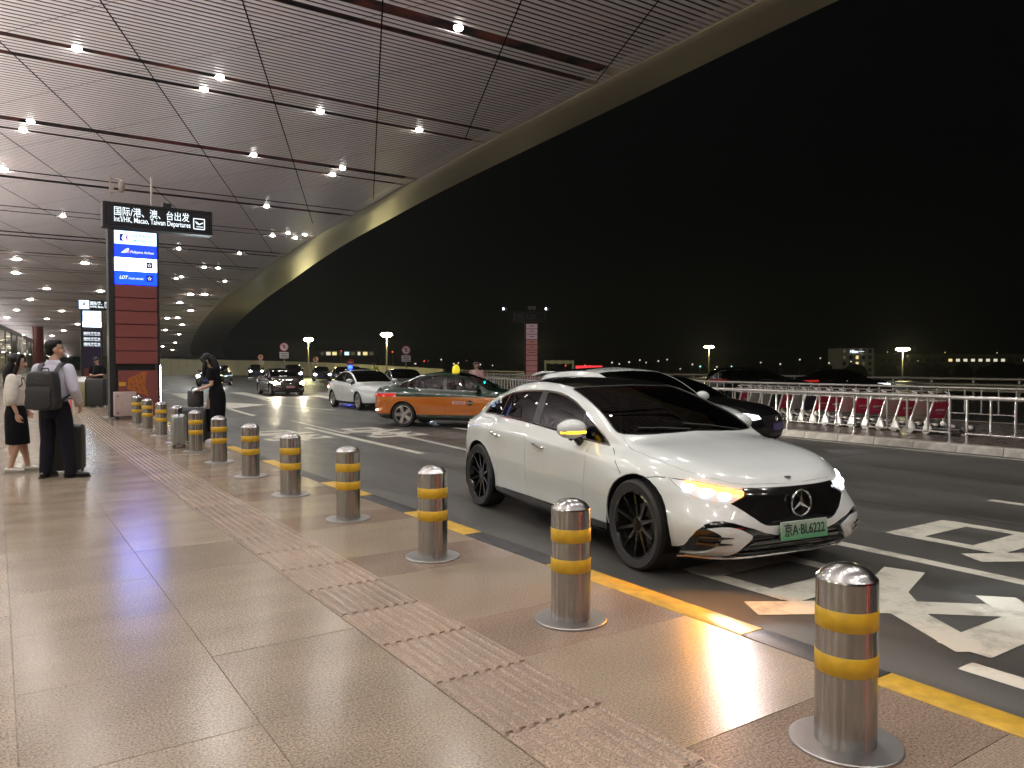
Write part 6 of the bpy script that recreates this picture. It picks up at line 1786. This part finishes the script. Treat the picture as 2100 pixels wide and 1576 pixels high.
# man with the cap by the waste bin
def build_capman():
    t = thing('person', 'man in black t-shirt and cap looking down beside the waste bin', 'person', (3.03, 31.3, 0), rad(180 - 40))
    b = MB()
    rings(b, [(0, 0, .90, .13, .10), (0, 0, 1.05, .14, .10), (0, 0, 1.25, .16, .11), (0, 0, 1.40, .15, .09), (0, 0, 1.47, .07, .06)])
    limb(b, [(0, 0, 1.44), (0, .03, 1.56)], [.058, .052])
    M, at = head(t, b, (0, .05, 1.64), 0, rad(22), 1.02)
    for s in (-1, 1):
        a = [(s * .20, 0, 1.40), (s * .26, .0, 1.14), (s * .06, .24, 1.10)]
        limb(b, a, [.05, .042, .028]); hand(b, a[2], (-s * .9, .3, 0), (0, -.4, -.8), (0, .5, .8))
    legs = [[(s * .09, 0, .92), (s * .12, .02, .50), (s * .13, 0, .08)] for s in (-1, 1)]
    for g_ in legs: limb(b, g_, [.08, .055, .04])
    fuse('body', b, M_SKIN, t, .010, 3)
    c = MB()
    rings(c, [(0, 0, .92, .175, .13), (0, 0, 1.06, .172, .13), (0, 0, 1.22, .190, .14), (0, 0, 1.36, .195, .12), (0, 0, 1.44, .15, .095), (0, 0, 1.48, .08, .07)])
    for s in (-1, 1): limb(c, [(s * .20, 0, 1.40), (s * .25, 0, 1.20)], [.078, .072])
    fuse('t_shirt', c, M_BLKC, t, .011, 3)
    p = MB(); rings(p, [(0, 0, .80, .165, .125), (0, 0, .95, .165, .122)])
    for g_ in legs: limb(p, [g_[0], g_[1], (g_[2][0], g_[2][1], .07)], [.105, .088, .074])
    fuse('trousers', p, mat('grey_trousers', (.03, .03, .033), .8), t, .011, 3)
    h = MB(); ell(h, at(0, -.02, .06), (.088, .100, .07), 14, M); limb(h, [at(-.05, .08, .055), at(0, .135, .045), at(.05, .08, .055)], [.014, .014, .014]); fuse('cap', h, mat('black_cap', (.006, .006, .006), .7), t, .009, 2)
    h = MB(); ell(h, at(0, -.045, .0), (.082, .072, .07), 12, M); fuse('hair', h, M_HAIR, t, .010, 2)
    for s in (-1, 1): shoe(t, s * .13, .02, -s * rad(12), M_SHOE)
build_capman()
suitcase('suitcase', 'very tall black suitcase in front of the man with the cap', (2.96, 30.75, 0), rad(-30), .62, .34, .95, M_CASE)
wb = thing('waste_bin', 'steel waste bin with curved shiny hood beside the tactile strip', 'waste bin', (2.52, 31.1, 0), rad(-25))
m = MB(); m.box((0, 0, .44), (.36, .46, .86)); m.obj('case', mat('bin_olive', (.26, .25, .13), .4, metal=.4, vary=.1), wb, bevel=.015, seg=2)
m = MB(); m.grid([[(-.19, .24 * math.cos(a), .87 + .20 * math.sin(a)), (.19, .24 * math.cos(a), .87 + .20 * math.sin(a))] for a in np.linspace(0, math.pi, 13)]); m.obj('hood', mat('bin_hood', (.72, .76, .78), .18, metal=.8), wb, smooth=60)
m = MB(); m.box((-.183, 0, .70), (.006, .30, .12)); m.obj('slot', M_DARK, wb)

# traffic wardens out on the road, and the driver of the white fastback
def warden(label, loc, rz, top, cap, vest=None):
    t = thing('person', label, 'person', loc, rz)
    b = MB()
    rings(b, [(0, 0, .90, .13, .10), (0, 0, 1.25, .16, .11), (0, 0, 1.40, .15, .09), (0, 0, 1.47, .07, .06)])
    limb(b, [(0, 0, 1.44), (0, .02, 1.54)], [.056, .05])
    M, at = head(t, b, (0, .03, 1.62), rad(-20), rad(5), 1.0)
    for s in (-1, 1):
        a = [(s * .20, 0, 1.40), (s * .27, -.02, 1.13), (s * .26, .12, .92)]
        limb(b, a, [.05, .042, .028]); hand(b, a[2], (0, .3, -1), (-s, .3, 0), (0, 1, 0))
    fuse('body', b, M_SKIN, t, .012, 2)
    c = MB(); rings(c, [(0, 0, .95, .17, .13), (0, 0, 1.22, .19, .14), (0, 0, 1.36, .195, .12), (0, 0, 1.44, .15, .095), (0, 0, 1.49, .08, .07)])
    for s in (-1, 1): limb(c, [(s * .20, 0, 1.40), (s * .27, -.02, 1.13), (s * .262, .10, .95)], [.075, .066, .05])
    fuse('jacket', c, top, t, .012, 3)
    p = MB(); rings(p, [(0, 0, .80, .165, .125), (0, 0, .97, .165, .122)])
    for s in (-1, 1): limb(p, [(s * .09, 0, .92), (s * .11, .02, .5), (s * .12, 0, .08)], [.105, .088, .074])
    fuse('trousers', p, M_NAVY, t, .012, 3)
    h = MB(); ell(h, at(0, -.015, .075), (.098, .110, .045), 14, M); ell(h, at(0, .07, .05), (.06, .06, .012), 10, M); fuse('cap', h, cap, t, .009, 2)
    if vest:
        v = MB(); v.lathe([(.20, 1.02), (.203, 1.10)], 24); v.lathe([(.205, 1.22), (.207, 1.29)], 24); o = v.obj('reflective_band', vest, t); o.scale = (1, .76, 1)
    for s in (-1, 1): shoe(t, s * .12, .0, -s * .2, M_SHOE)
warden('traffic officer in cap and jacket coloured for pinkish light, standing beyond the taxi bonnet', (13.55, 22.35, ROAD), rad(120), mat('jacket_pink_lit', (.42, .25, .25), .7), mat('cap_dark', (.08, .03, .03), .6))  # pinkish light on the officer's shirt is put into the cloth colour
warden('officer in yellow reflective jacket standing behind the white saloon', (21.1, 48.1, ROAD), rad(150), mat('jacket_yellow', (.45, .48, .03), .6), mat('cap_dark', (.08, .03, .03), .6), mat('reflective_band', (.7, .7, .65), .3))
dr = thing('person', 'driver barely seen behind the windscreen of the white fastback', 'person', HERO_LOC, HERO_ANG)
b = MB(); limb(b, [(.02, .37, 1.02), (.03, .37, 1.14)], [.055, .05]); M, at = head(dr, b, (.05, .37, 1.20), rad(-90), rad(4), .98)
for s in (-1, 1):
    limb(b, [(.02, .37 + s * .20, .98), (.22, .37 + s * .26, .80), (.42, .37 + s * .14, .88)], [.05, .042, .028]); hand(b, (.42, .37 + s * .14, .88), (.6, -s * .3, .6), (.3, -s * .8, 0), (0, -s, .3))
fuse('body', b, M_SKIN, dr, .010, 2)
b = MB(); rings(b, [(-.04, .37, .66, .12, .17), (-.03, .37, .85, .12, .19), (.0, .37, .98, .09, .18), (.02, .37, 1.05, .06, .07)]); fuse('shirt', b, M_BLKC, dr, .012, 3)
b = MB(); ell(b, at(0, -.03, .05), (.085, .09, .085), 14, M); fuse('hair', b, M_HAIR, dr, .010, 2)
# ---------------------------------------------------------------- terminal front, red column, end wall
M_MULL = mat('facade_mullion', (.10, .09, .075), .4, metal=.5)
M_PANE = glass('facade_glass', (.62, .62, .55), .9)
fc = thing('terminal_facade', 'long glazed terminal front with lit hall behind, receding on the pavement side', 'building')
def fx(y): return -11.6 + drift(y) * .98
FY = list(np.linspace(-14, 262, 47))
for a, b2 in zip(FY, FY[1:]):
    za, zb = cz(a) - .05, cz(b2) - .05
    MB().add([(fx(a), a, .9), (fx(b2), b2, .9), (fx(b2), b2, zb), (fx(a), a, za)], [(0, 1, 2, 3)]).obj('pane', M_PANE, fc, smooth=0)
    MB().box((fx(a), a, za / 2), (.22, .14, za)).obj('mullion', M_MULL, fc)
    MB().tube([(fx(a) + .03, a, 3.2), (fx(b2) + .03, b2, 3.2)], .06, 4).obj('transom', M_MULL, fc)
tp_ = MB(); tp_.grid([[(fx(y) + .25, y, cz(y) - .55), (fx(y) + .35, y, cz(y) - .02)] for y in FY]); tp_.obj('head_beam', M_MULL, fc, smooth=0)
bb = MB(); bb.grid([[(fx(y) + .12, y, 0), (fx(y) + .12, y, .92), (fx(y) - .1, y, .92)] for y in FY]); bb.obj('base_wall', mat('facade_base', (.42, .44, .40), .6, vary=.15, vscale=1.5), fc, smooth=0)
iw = MB(); iw.grid([[(fx(y) - 14, y, 0), (fx(y) - 14, y, cz(y))] for y in FY]); iw.obj('hall_wall', mat('hall_wall', (.34, .31, .22), .6, vary=.2, vscale=.3), fc, smooth=0)
il = MB(); il.grid([[(fx(y) - 14, y, .01), (fx(y) - .1, y, .01)] for y in FY]); il.obj('hall_floor', mat('hall_floor', (.40, .37, .32), .2), fc, smooth=0)
M_HALL = emat('hall_lamp_glow', (1.0, .92, .72), 9)
hl_ = MB().lathe([(.001, -.03), (.30, -.03), (.34, .0)], 12).mesh('hall_lamp', M_HALL)
random.seed(11)
for k in range(70):
    y = random.uniform(95, 258); d = random.uniform(1.5, 12.5)
    o = link('hall_lamp', hl_, fc); o.location = (fx(y) - d, y, cz(y) - random.choice([.4, .4, 1.4, 2.4])); o.scale = (1.4, 2.6, 1)
for y in (-8, 4, 16, 28, 42, 60, 80, 105, 135, 165, 200, 240):
    l = bpy.data.lights.new('hall_light', 'POINT'); l.shadow_soft_size = .5; l.energy = 1200; l.color = (1, .975, .94); q = link('hall_light', l, fc); q.location = (fx(y) - 6, y, cz(y) * .55)
ub = MB().box((0, 0, 0), (.34, .9, .22)).mesh('uplight', M_MULL, bevel=.02)
for k in range(33):
    y = -10 + 8 * k
    o = link('uplight', ub, fc); o.location = (fx(y) + .30, y, 3.3)
    l = bpy.data.lights.new('uplight_lamp', 'AREA'); l.shape = 'RECTANGLE'; l.size = .28; l.size_y = .8; l.energy = E_UP * (1 if y < 50 else .06); l.color = (1, .95, .92); q = link('uplight_lamp', l, o); q.location = (0, 0, .125); q.rotation_euler = (0, rad(180 - 14), 0)
rcx, rcy = 5.45, 138.5
cl = thing('red_column', 'round dark red column holding up the far canopy beside the glazed front', 'column', (rcx, rcy, 0))
MB().lathe([(.72, 0), (.72, cz(rcy) - .25), (.80, cz(rcy) - .02)], 24).obj('shaft', mat('column_red', (.16, .012, .014), .3, vary=.05), cl)
MB().lathe([(.85, 0), (.85, .12), (.74, .16)], 24).obj('plinth', M_STEELP, cl)
ew = thing('end_building', 'low beige building with one cold lit window where the canopy ends', 'building', (30.5, 249, ROAD))
M_EW = mat('end_wall', (.30, .24, .18), .8, vary=.1, vscale=.5)
MB().box((7, 0, 2.6), (30, 3, 5.6)).obj('wall', M_EW, ew)
for x, m, w in ((3.6, emat('window_cold', (.75, .95, 1.0), 1.6), 1.9), (9.5, emat('window_dim', (.5, .45, .36), .35), 1.0)):
    f = MB().box((x + 2.3, -1.52, 2.6), (w + .2, .08, 1.9)).obj('window_frame', M_MULL, ew)
    MB().box((x + 2.3, -1.57, 2.6), (w, .04, 1.7)).obj('pane', m, f); MB().box((x + 2.3, -1.60, 2.6), (.08, .04, 1.7)).obj('glazing_bar', M_MULL, f)
# ---------------------------------------------------------------- ramp parapet, crash rails
par = thing('ramp_parapet', 'long pale concrete parapet curving round the far end of the road', 'parapet')
PPTS = [(20.5, 128), (28.3, 123.5), (35, 118), (38.8, 104), (42.5, 93), (46.2, 84)]; PTZ = [2.35, 2.2, 2.05, 1.75, 1.35, .95]
yy = np.linspace(0, 5, 41); ax = pchip(range(6), [p[0] for p in PPTS], yy); ay = pchip(range(6), [p[1] for p in PPTS], yy); az = pchip(range(6), PTZ, yy)
M_PAR = mat('parapet_paint', (.62, .58, .40), .7, vary=.12, vscale=.6)
for i in range(40):
    p, q = Vector((ax[i], ay[i], 0)), Vector((ax[i + 1], ay[i + 1], 0)); d = q - p; n = Vector((d.y, -d.x, 0)).normalized() * .2
    if n.dot(Vector((-1, -1, 0))) < 0: n = -n
    za, zb = az[i], az[i + 1]; sh = d.normalized() * .02
    P_ = [p + n * 2.2 + sh, p + n + sh, p - n + sh, q - n - sh, q + n - sh, q + n * 2.2 - sh]
    MB().add([(*P_[0].xy, ROAD), (*P_[1].xy, za), (*P_[2].xy, za), (*P_[2].xy, ROAD), (*P_[5].xy, ROAD), (*P_[4].xy, zb), (*P_[3].xy, zb), (*P_[3].xy, ROAD)], [(0, 1, 5, 4), (1, 2, 6, 5), (2, 3, 7, 6), (0, 3, 2, 1), (4, 5, 6, 7)]).obj('parapet_panel', M_PAR, par, smooth=0)
cr = thing('crash_rail', 'low crash rail with three steel beams along the far carriageway', 'crash barrier')
CP = [(36.5, -8), (37.5, 6), (38.4, 20), (38.8, 36), (39.6, 52), (42.5, 68), (46.5, 82)]
cy_ = np.linspace(-8, 82, 46); cx_ = pchip([p[1] for p in CP], [p[0] for p in CP], cy_)
M_CRR = mat('crash_rail_steel', (.42, .40, .33), .35, metal=.8, vary=.1)
for zz in (.42, .70, .98):
    MB().tube([(x - .08, y, zz - .15) for x, y in zip(cx_, cy_)], .075, 8).obj('beam', M_CRR, cr)
for x, y in list(zip(cx_, cy_))[::1]:
    MB().box((x, y, .38), (.10, .10, 1.06)).obj('rail_post', M_CRR, cr)
# ---------------------------------------------------------------- street lamps, round signs, gantries
M_LAMPY = emat('street_lamp_glow', (1.0, .92, .45), 60); M_POLE = mat('lamp_pole', (.30, .29, .22), .5)
LAMPS = [(32.1, 93, 4.6, 1.0, 'yellowish street lamp nearest the canopy, over the far parapet'), (35.9, 78.4, 4.8, 1.15, 'brightest yellow street lamp on a slim pole above the taxi'), (107.8, 96.4, 4.7, 1.5, 'small yellow street lamp standing alone right of the pink pylon'),
         (107.7, 60.3, 3.7, 1.6, 'glaring yellow street lamp in front of the dark hotel buildings'), (86.8, 122.6, 5.7, 1.2, 'round yellowish lamp shining just beside the pink pylon')]
for x, y, z, s, lb in LAMPS:
    t = thing('street_lamp', lb, 'street lamp', (x, y, ROAD if x < 50 else -9), 0, 'yellow street lamps'); h = z - t.location.z
    MB().tube([(0, 0, 0), (0, 0, h - .1)], [.10, .06], 10).obj('pole', M_POLE, t)
    MB().lathe([(.10, h - .22), (.30 * s, h + .20), (.2 * s, h + .28), (.001, h + .32)], 20).obj('lamp_shade', M_POLE, t)
    MB().lathe([(.001, h - .30), (.40 * s, h - .22), (.60 * s, h - .02), (.50 * s, h + .12), (.30 * s, h + .19)], 20).obj('lamp', M_LAMPY, t)
    l = bpy.data.lights.new('lamp_light', 'POINT'); l.energy = 700 * s if x < 50 else 1500; l.color = (1, .88, .45); l.shadow_soft_size = .5; q = link('lamp_light', l, t); q.location = (0, 0, h - .75)
M_SGW = mat('sign_white', (.62, .55, .56), .4); M_SGR = mat('sign_red', (.55, .03, .04), .35); M_SGB = mat('sign_ink', (.02, .02, .02), .5)
def round_sign(x, y, z, r, plate, label, arrow):
    t = thing('road_sign', label, 'road sign', (x, y, ROAD), rad(-30)); h = z - ROAD
    MB().tube([(0, .03, 0), (0, .03, h + r * .8)], .045, 8).obj('post', M_POLE, t)
    d = MB().lathe([(.001, -.015), (r, -.015), (r, .015), (.001, .015)], 28, axis='Y', c=(0, 0, h)).obj('disc', M_SGW if arrow else M_SGR, t, smooth=30)
    if arrow:
        MB().lathe([(r * .86, -.022), (r * .995, -.022), (r * .995, -.017), (r * .86, -.017)], 28, axis='Y', c=(0, 0, h), close=True).obj('red_ring', M_SGR, d)
        m = MB(); m.box((0, -.024, h + .02), (r * .30, .006, r * .9)); m.box((-r * .15, -.024, h + r * .32), (r * .8, .006, r * .2)); m.obj('turn_arrow', M_SGB, d)
        MB().box((0, -.03, h + .05), (r * 1.5, .006, r * .17), ry=rad(40)).obj('red_bar', M_SGR, d)
    else:
        MB().box((0, -.02, h), (r * 1.4, .01, r * .35)).obj('white_bar', M_SGW, d)
    if plate:
        p = MB().box((0, 0, h - r - .32), (r * 2.1, .03, .50)).obj('plate', M_SGW, t, bevel=.02)
        for k in range(3): MB().box((0, -.018, h - r - .19 - k * .13), (r * 1.6, .004, .05)).obj('plate_line', M_SGB, p)
round_sign(18.7, 59.8, 2.87, .33, True, 'tall round red ringed sign with white plate above the dark saloon', True)
round_sign(26.6, 54.5, 2.62, .33, True, 'round sign with white plate on a pole left of the taxi roof sign', True)
round_sign(28.6, 101.3, 2.45, .36, True, 'small far round sign before the pale parapet, left of the others', True)
round_sign(32.8, 92.4, 2.1, .36, True, 'small pinkish round sign under the first yellow street lamp', True)
round_sign(32.5, 80.5, 1.72, .38, False, 'low round red no entry sign behind the patrol car', False)
def gantry(x, y, w, z0, z1, m, label, rz):
    t = thing('sign_gantry', label, 'gantry', (x, y, -9), rz)
    for s in (0, w):
        MB().box((s, 0, (z1 + 9) / 2), (.5, .5, z1 + 9)).obj('leg', m, t)
    MB().box((w / 2, 0, z1 + 9 - .45), (w, .4, .7)).obj('beam', m, t)
    for k in (.25, .52, .78):
        MB().box((w * k, -.35, z1 + 9 - .5), (w * .16, .1, 1.0)).obj('sign_panel', m, t)
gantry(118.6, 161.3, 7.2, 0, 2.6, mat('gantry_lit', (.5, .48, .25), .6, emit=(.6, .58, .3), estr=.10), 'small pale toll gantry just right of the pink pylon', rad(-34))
# ---------------------------------------------------------------- far buildings
def windows(t, face_y, cols, rows, x0, dx, z0, dz, w, h, lit_, m_dark, m_lit):
    for r in range(rows):
        for c in range(cols):
            k = lit_.get((c, r)) if isinstance(lit_, dict) else None
            f = MB().box((x0 + c * dx, face_y - .06, z0 + r * dz), (w + .3, .12, h + .3)).obj('window_frame', m_dark, t)
            MB().box((x0 + c * dx, face_y - .14, z0 + r * dz), (w, .06, h)).obj('pane', k or m_lit, f)
W_D = mat('window_dark', (.02, .02, .018), .2); W_Y = emat('window_yellow', (1.0, .82, .35), 1.1); W_W = emat('window_white', (1, .92, .7), .9); W_F = emat('window_faint', (.5, .42, .24), .16)
ht = thing('hotel', 'pale lit hotel block with blue white sign and three yellow windows', 'building', (383, 249.3, -9), rad(-33.85))
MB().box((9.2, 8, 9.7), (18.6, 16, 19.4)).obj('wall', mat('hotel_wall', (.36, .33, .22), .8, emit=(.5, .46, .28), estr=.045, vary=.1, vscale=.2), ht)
windows(ht, 0, 5, 5, 2.2, 3.5, 4.2, 3.4, 1.5, 1.8, {(2, 3): W_Y, (2, 2): W_Y, (2, 1): W_Y, (0, 4): W_F, (0, 3): W_F, (3, 2): W_F, (1, 0): W_F}, mat('hotel_trim', (.2, .18, .12), .8), W_D)
hs = fit('hotel_sign', 'Hilton', emat('hotel_sign_glow', (.75, .85, 1.0), 2.2), ht, 5.2, 9.6, 17.6, 1.7, -.4, bold=.03)
MB().lathe([(1.05, -.1), (1.4, -.1), (1.4, .1), (1.05, .1)], 20, axis='Y', close=True).obj('sign_ring', emat('hotel_sign_glow', (.75, .85, 1.0), 2.2), hs).location = (6.2, 0, 0)
m = MB(); m.box((0, 0, 0), (.9, .1, .3)); m.box((0, 0, 0), (.3, .1, .9)); m.obj('sign_mark', emat('hotel_sign_glow', (.75, .85, 1.0), 2.2), hs).location = (6.2, 0, 0)
lb2 = thing('long_building', 'long dark building with a lit row of windows right of the hotel', 'building', (409, 243, -9), rad(-33.85))
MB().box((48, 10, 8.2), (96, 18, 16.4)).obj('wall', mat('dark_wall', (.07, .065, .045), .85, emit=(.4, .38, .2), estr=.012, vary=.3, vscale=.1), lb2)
windows(lb2, .9, 22, 3, 3, 4.2, 4.5, 4.2, 2.1, 1.5, {**{(c, 2): W_W for c in range(10, 17)}, (16, 1): W_Y, (9, 2): W_Y, (19, 2): W_Y, (19, 0): W_Y, (12, 0): W_F, (15, 0): W_F}, mat('dark_trim', (.05, .045, .035), .8), W_D)
for x, zz in ((5, 17.4), (37, 17.2), (66, 17.0), (22, 12.5)):
    MB().lathe([(.001, -.3), (.3, 0), (.001, .3)], 8, c=(x, -.5, zz)).obj('roof_lamp', W_Y, lb2)
stn = thing('long_building', 'far low station hall with a chain of small lit bays', 'building', (122, 340, -9), rad(-33.85))
MB().box((13, 6, 7), (27, 10, 14)).obj('wall', mat('station_wall', (.10, .10, .08), .8), stn)
MB().box((12.5, .5, 17.2), (26, 12, .6)).obj('roof', mat('station_wall', (.10, .10, .08), .8), stn)
for k in range(9):
    MB().box((1.5 + k * 2.8, .9, 15.5), (2.0 if k % 3 else 1.2, .2, 1.5)).obj('lit_bay', [W_F, W_Y, emat('bay_cold', (.6, .85, 1), 1.6), W_W, W_F][k * 3 % 5], stn)
rs_ = thing('sign_board', 'long glowing red sign strip low beyond the white sport utility car', 'sign', (112.6, 141.3, -9), rad(-33.85))
MB().box((3.2, 0, 9.85), (6.2, .3, .75)).obj('strip', emat('strip_red', (1, .05, .06), 1.3), rs_); MB().box((3.2, .1, 4.7), (.5, .3, 9.4)).obj('post', M_POLE, rs_)
db = thing('long_building', 'dim flat roofed building on the horizon left of the pink pylon', 'building', (215, 455, -9), rad(-33.85))
MB().box((30, 8, 7.5), (62, 14, 15)).obj('wall', mat('dim_wall', (.04, .042, .038), .9), db)
for k in range(7): MB().box((4 + k * 8.3, .9, 9 + (k % 3) * 2), (1.2, .1, .8)).obj('window', [W_F, W_W, W_F][k % 3], db)
random.seed(5)
wd = MB()
for k in range(420):
    a = rad(random.uniform(-12, 82)); d = random.uniform(430, 620); x, y = d * math.sin(a), d * math.cos(a); hgt = random.uniform(5, 11.5)
    ell(wd, (x, y, -9 + hgt * .55), (random.uniform(4, 9), random.uniform(4, 9), hgt * .55), 6)
o = wd.obj('far_trees', mat('far_tree_green', (.022, .03, .015), .9, vary=.4, vscale=.2), None); o['kind'] = 'stuff'; 
lt = MB().lathe([(.001, -.35), (.35, 0), (.001, .35)], 8).mesh('lamp', W_W); ltr = MB().lathe([(.001, -.35), (.35, 0), (.001, .35)], 8).mesh('lamp', emat('far_red', (1, .1, .05), 2.2)); ltg = MB().lathe([(.001, -.35), (.35, 0), (.001, .35)], 8).mesh('lamp', emat('far_green', (.3, 1, .8), 1.8))
pm = MB().tube([(0, 0, 0), (0, 0, 9)], .12, 5).mesh('pole', M_POLE)
FL = [(1290, 743, 0), (1312, 739, 0), (1325, 744, 0), (1350, 741, 0), (1368, 738, 0), (1436, 752, 2), (1470, 753, 0), (1500, 752, 2), (1640, 738, 0), (1682, 735, 0), (1700, 745, 0), (1745, 742, 0), (1010, 750, 0), (985, 748, 0), (870, 741, 1), (905, 738, 0), (940, 745, 0), (700, 720, 1), (805, 722, 1), (1160, 750, 1), (1200, 750, 1), (1210, 751, 1), (1255, 744, 0), (1270, 747, 0), (1395, 757, 0), (1420, 748, 0), (1560, 744, 0), (1600, 747, 0)]
for i, (u, v, c) in enumerate(FL):
    D = 260 + (i * 37) % 90; a = YAW + math.atan((u - 1050) / 1578); r = D / math.cos(a - YAW)
    x, y, z = r * math.sin(a), r * math.cos(a), 1.5 - (v - 748) / 1578 * D
    lb = '%s point of lamplight on the dark horizon, %s of its colour from the pillar side' % (('white', 'red', 'greenish')[c], ORD[sorted(q for q in FL if q[2] == c).index((u, v, c))])
    t = thing('far_lamp', lb, 'lamp', (x, y, z), 0, 'small far lamps of the dark town')
    link('lamp', (lt, ltr, ltg)[c], t); o = link('pole', pm, t); o.location = (0, .15, -9.3)
# ---------------------------------------------------------------- night haze
hz = MB().box((330, 260, 6.2), (1000, 640, 34)).obj('haze', None, None, smooth=0) if False else None
hm = bpy.data.materials.new('haze'); hm.use_nodes = True; hm.node_tree.nodes.clear()
ho = hm.node_tree.nodes.new('ShaderNodeOutputMaterial'); hv = hm.node_tree.nodes.new('ShaderNodeVolumePrincipled')
hv.inputs['Color'].default_value = (.86, .88, .86, 1); hv.inputs['Density'].default_value = HAZE; hv.inputs['Anisotropy'].default_value = .55
hm.node_tree.links.new(hv.outputs[0], ho.inputs['Volume'])
hz = MB().box((560, 300, 5.0), (1290, 640, 30)).obj('haze', hm, None, smooth=0); hz['kind'] = 'stuff'
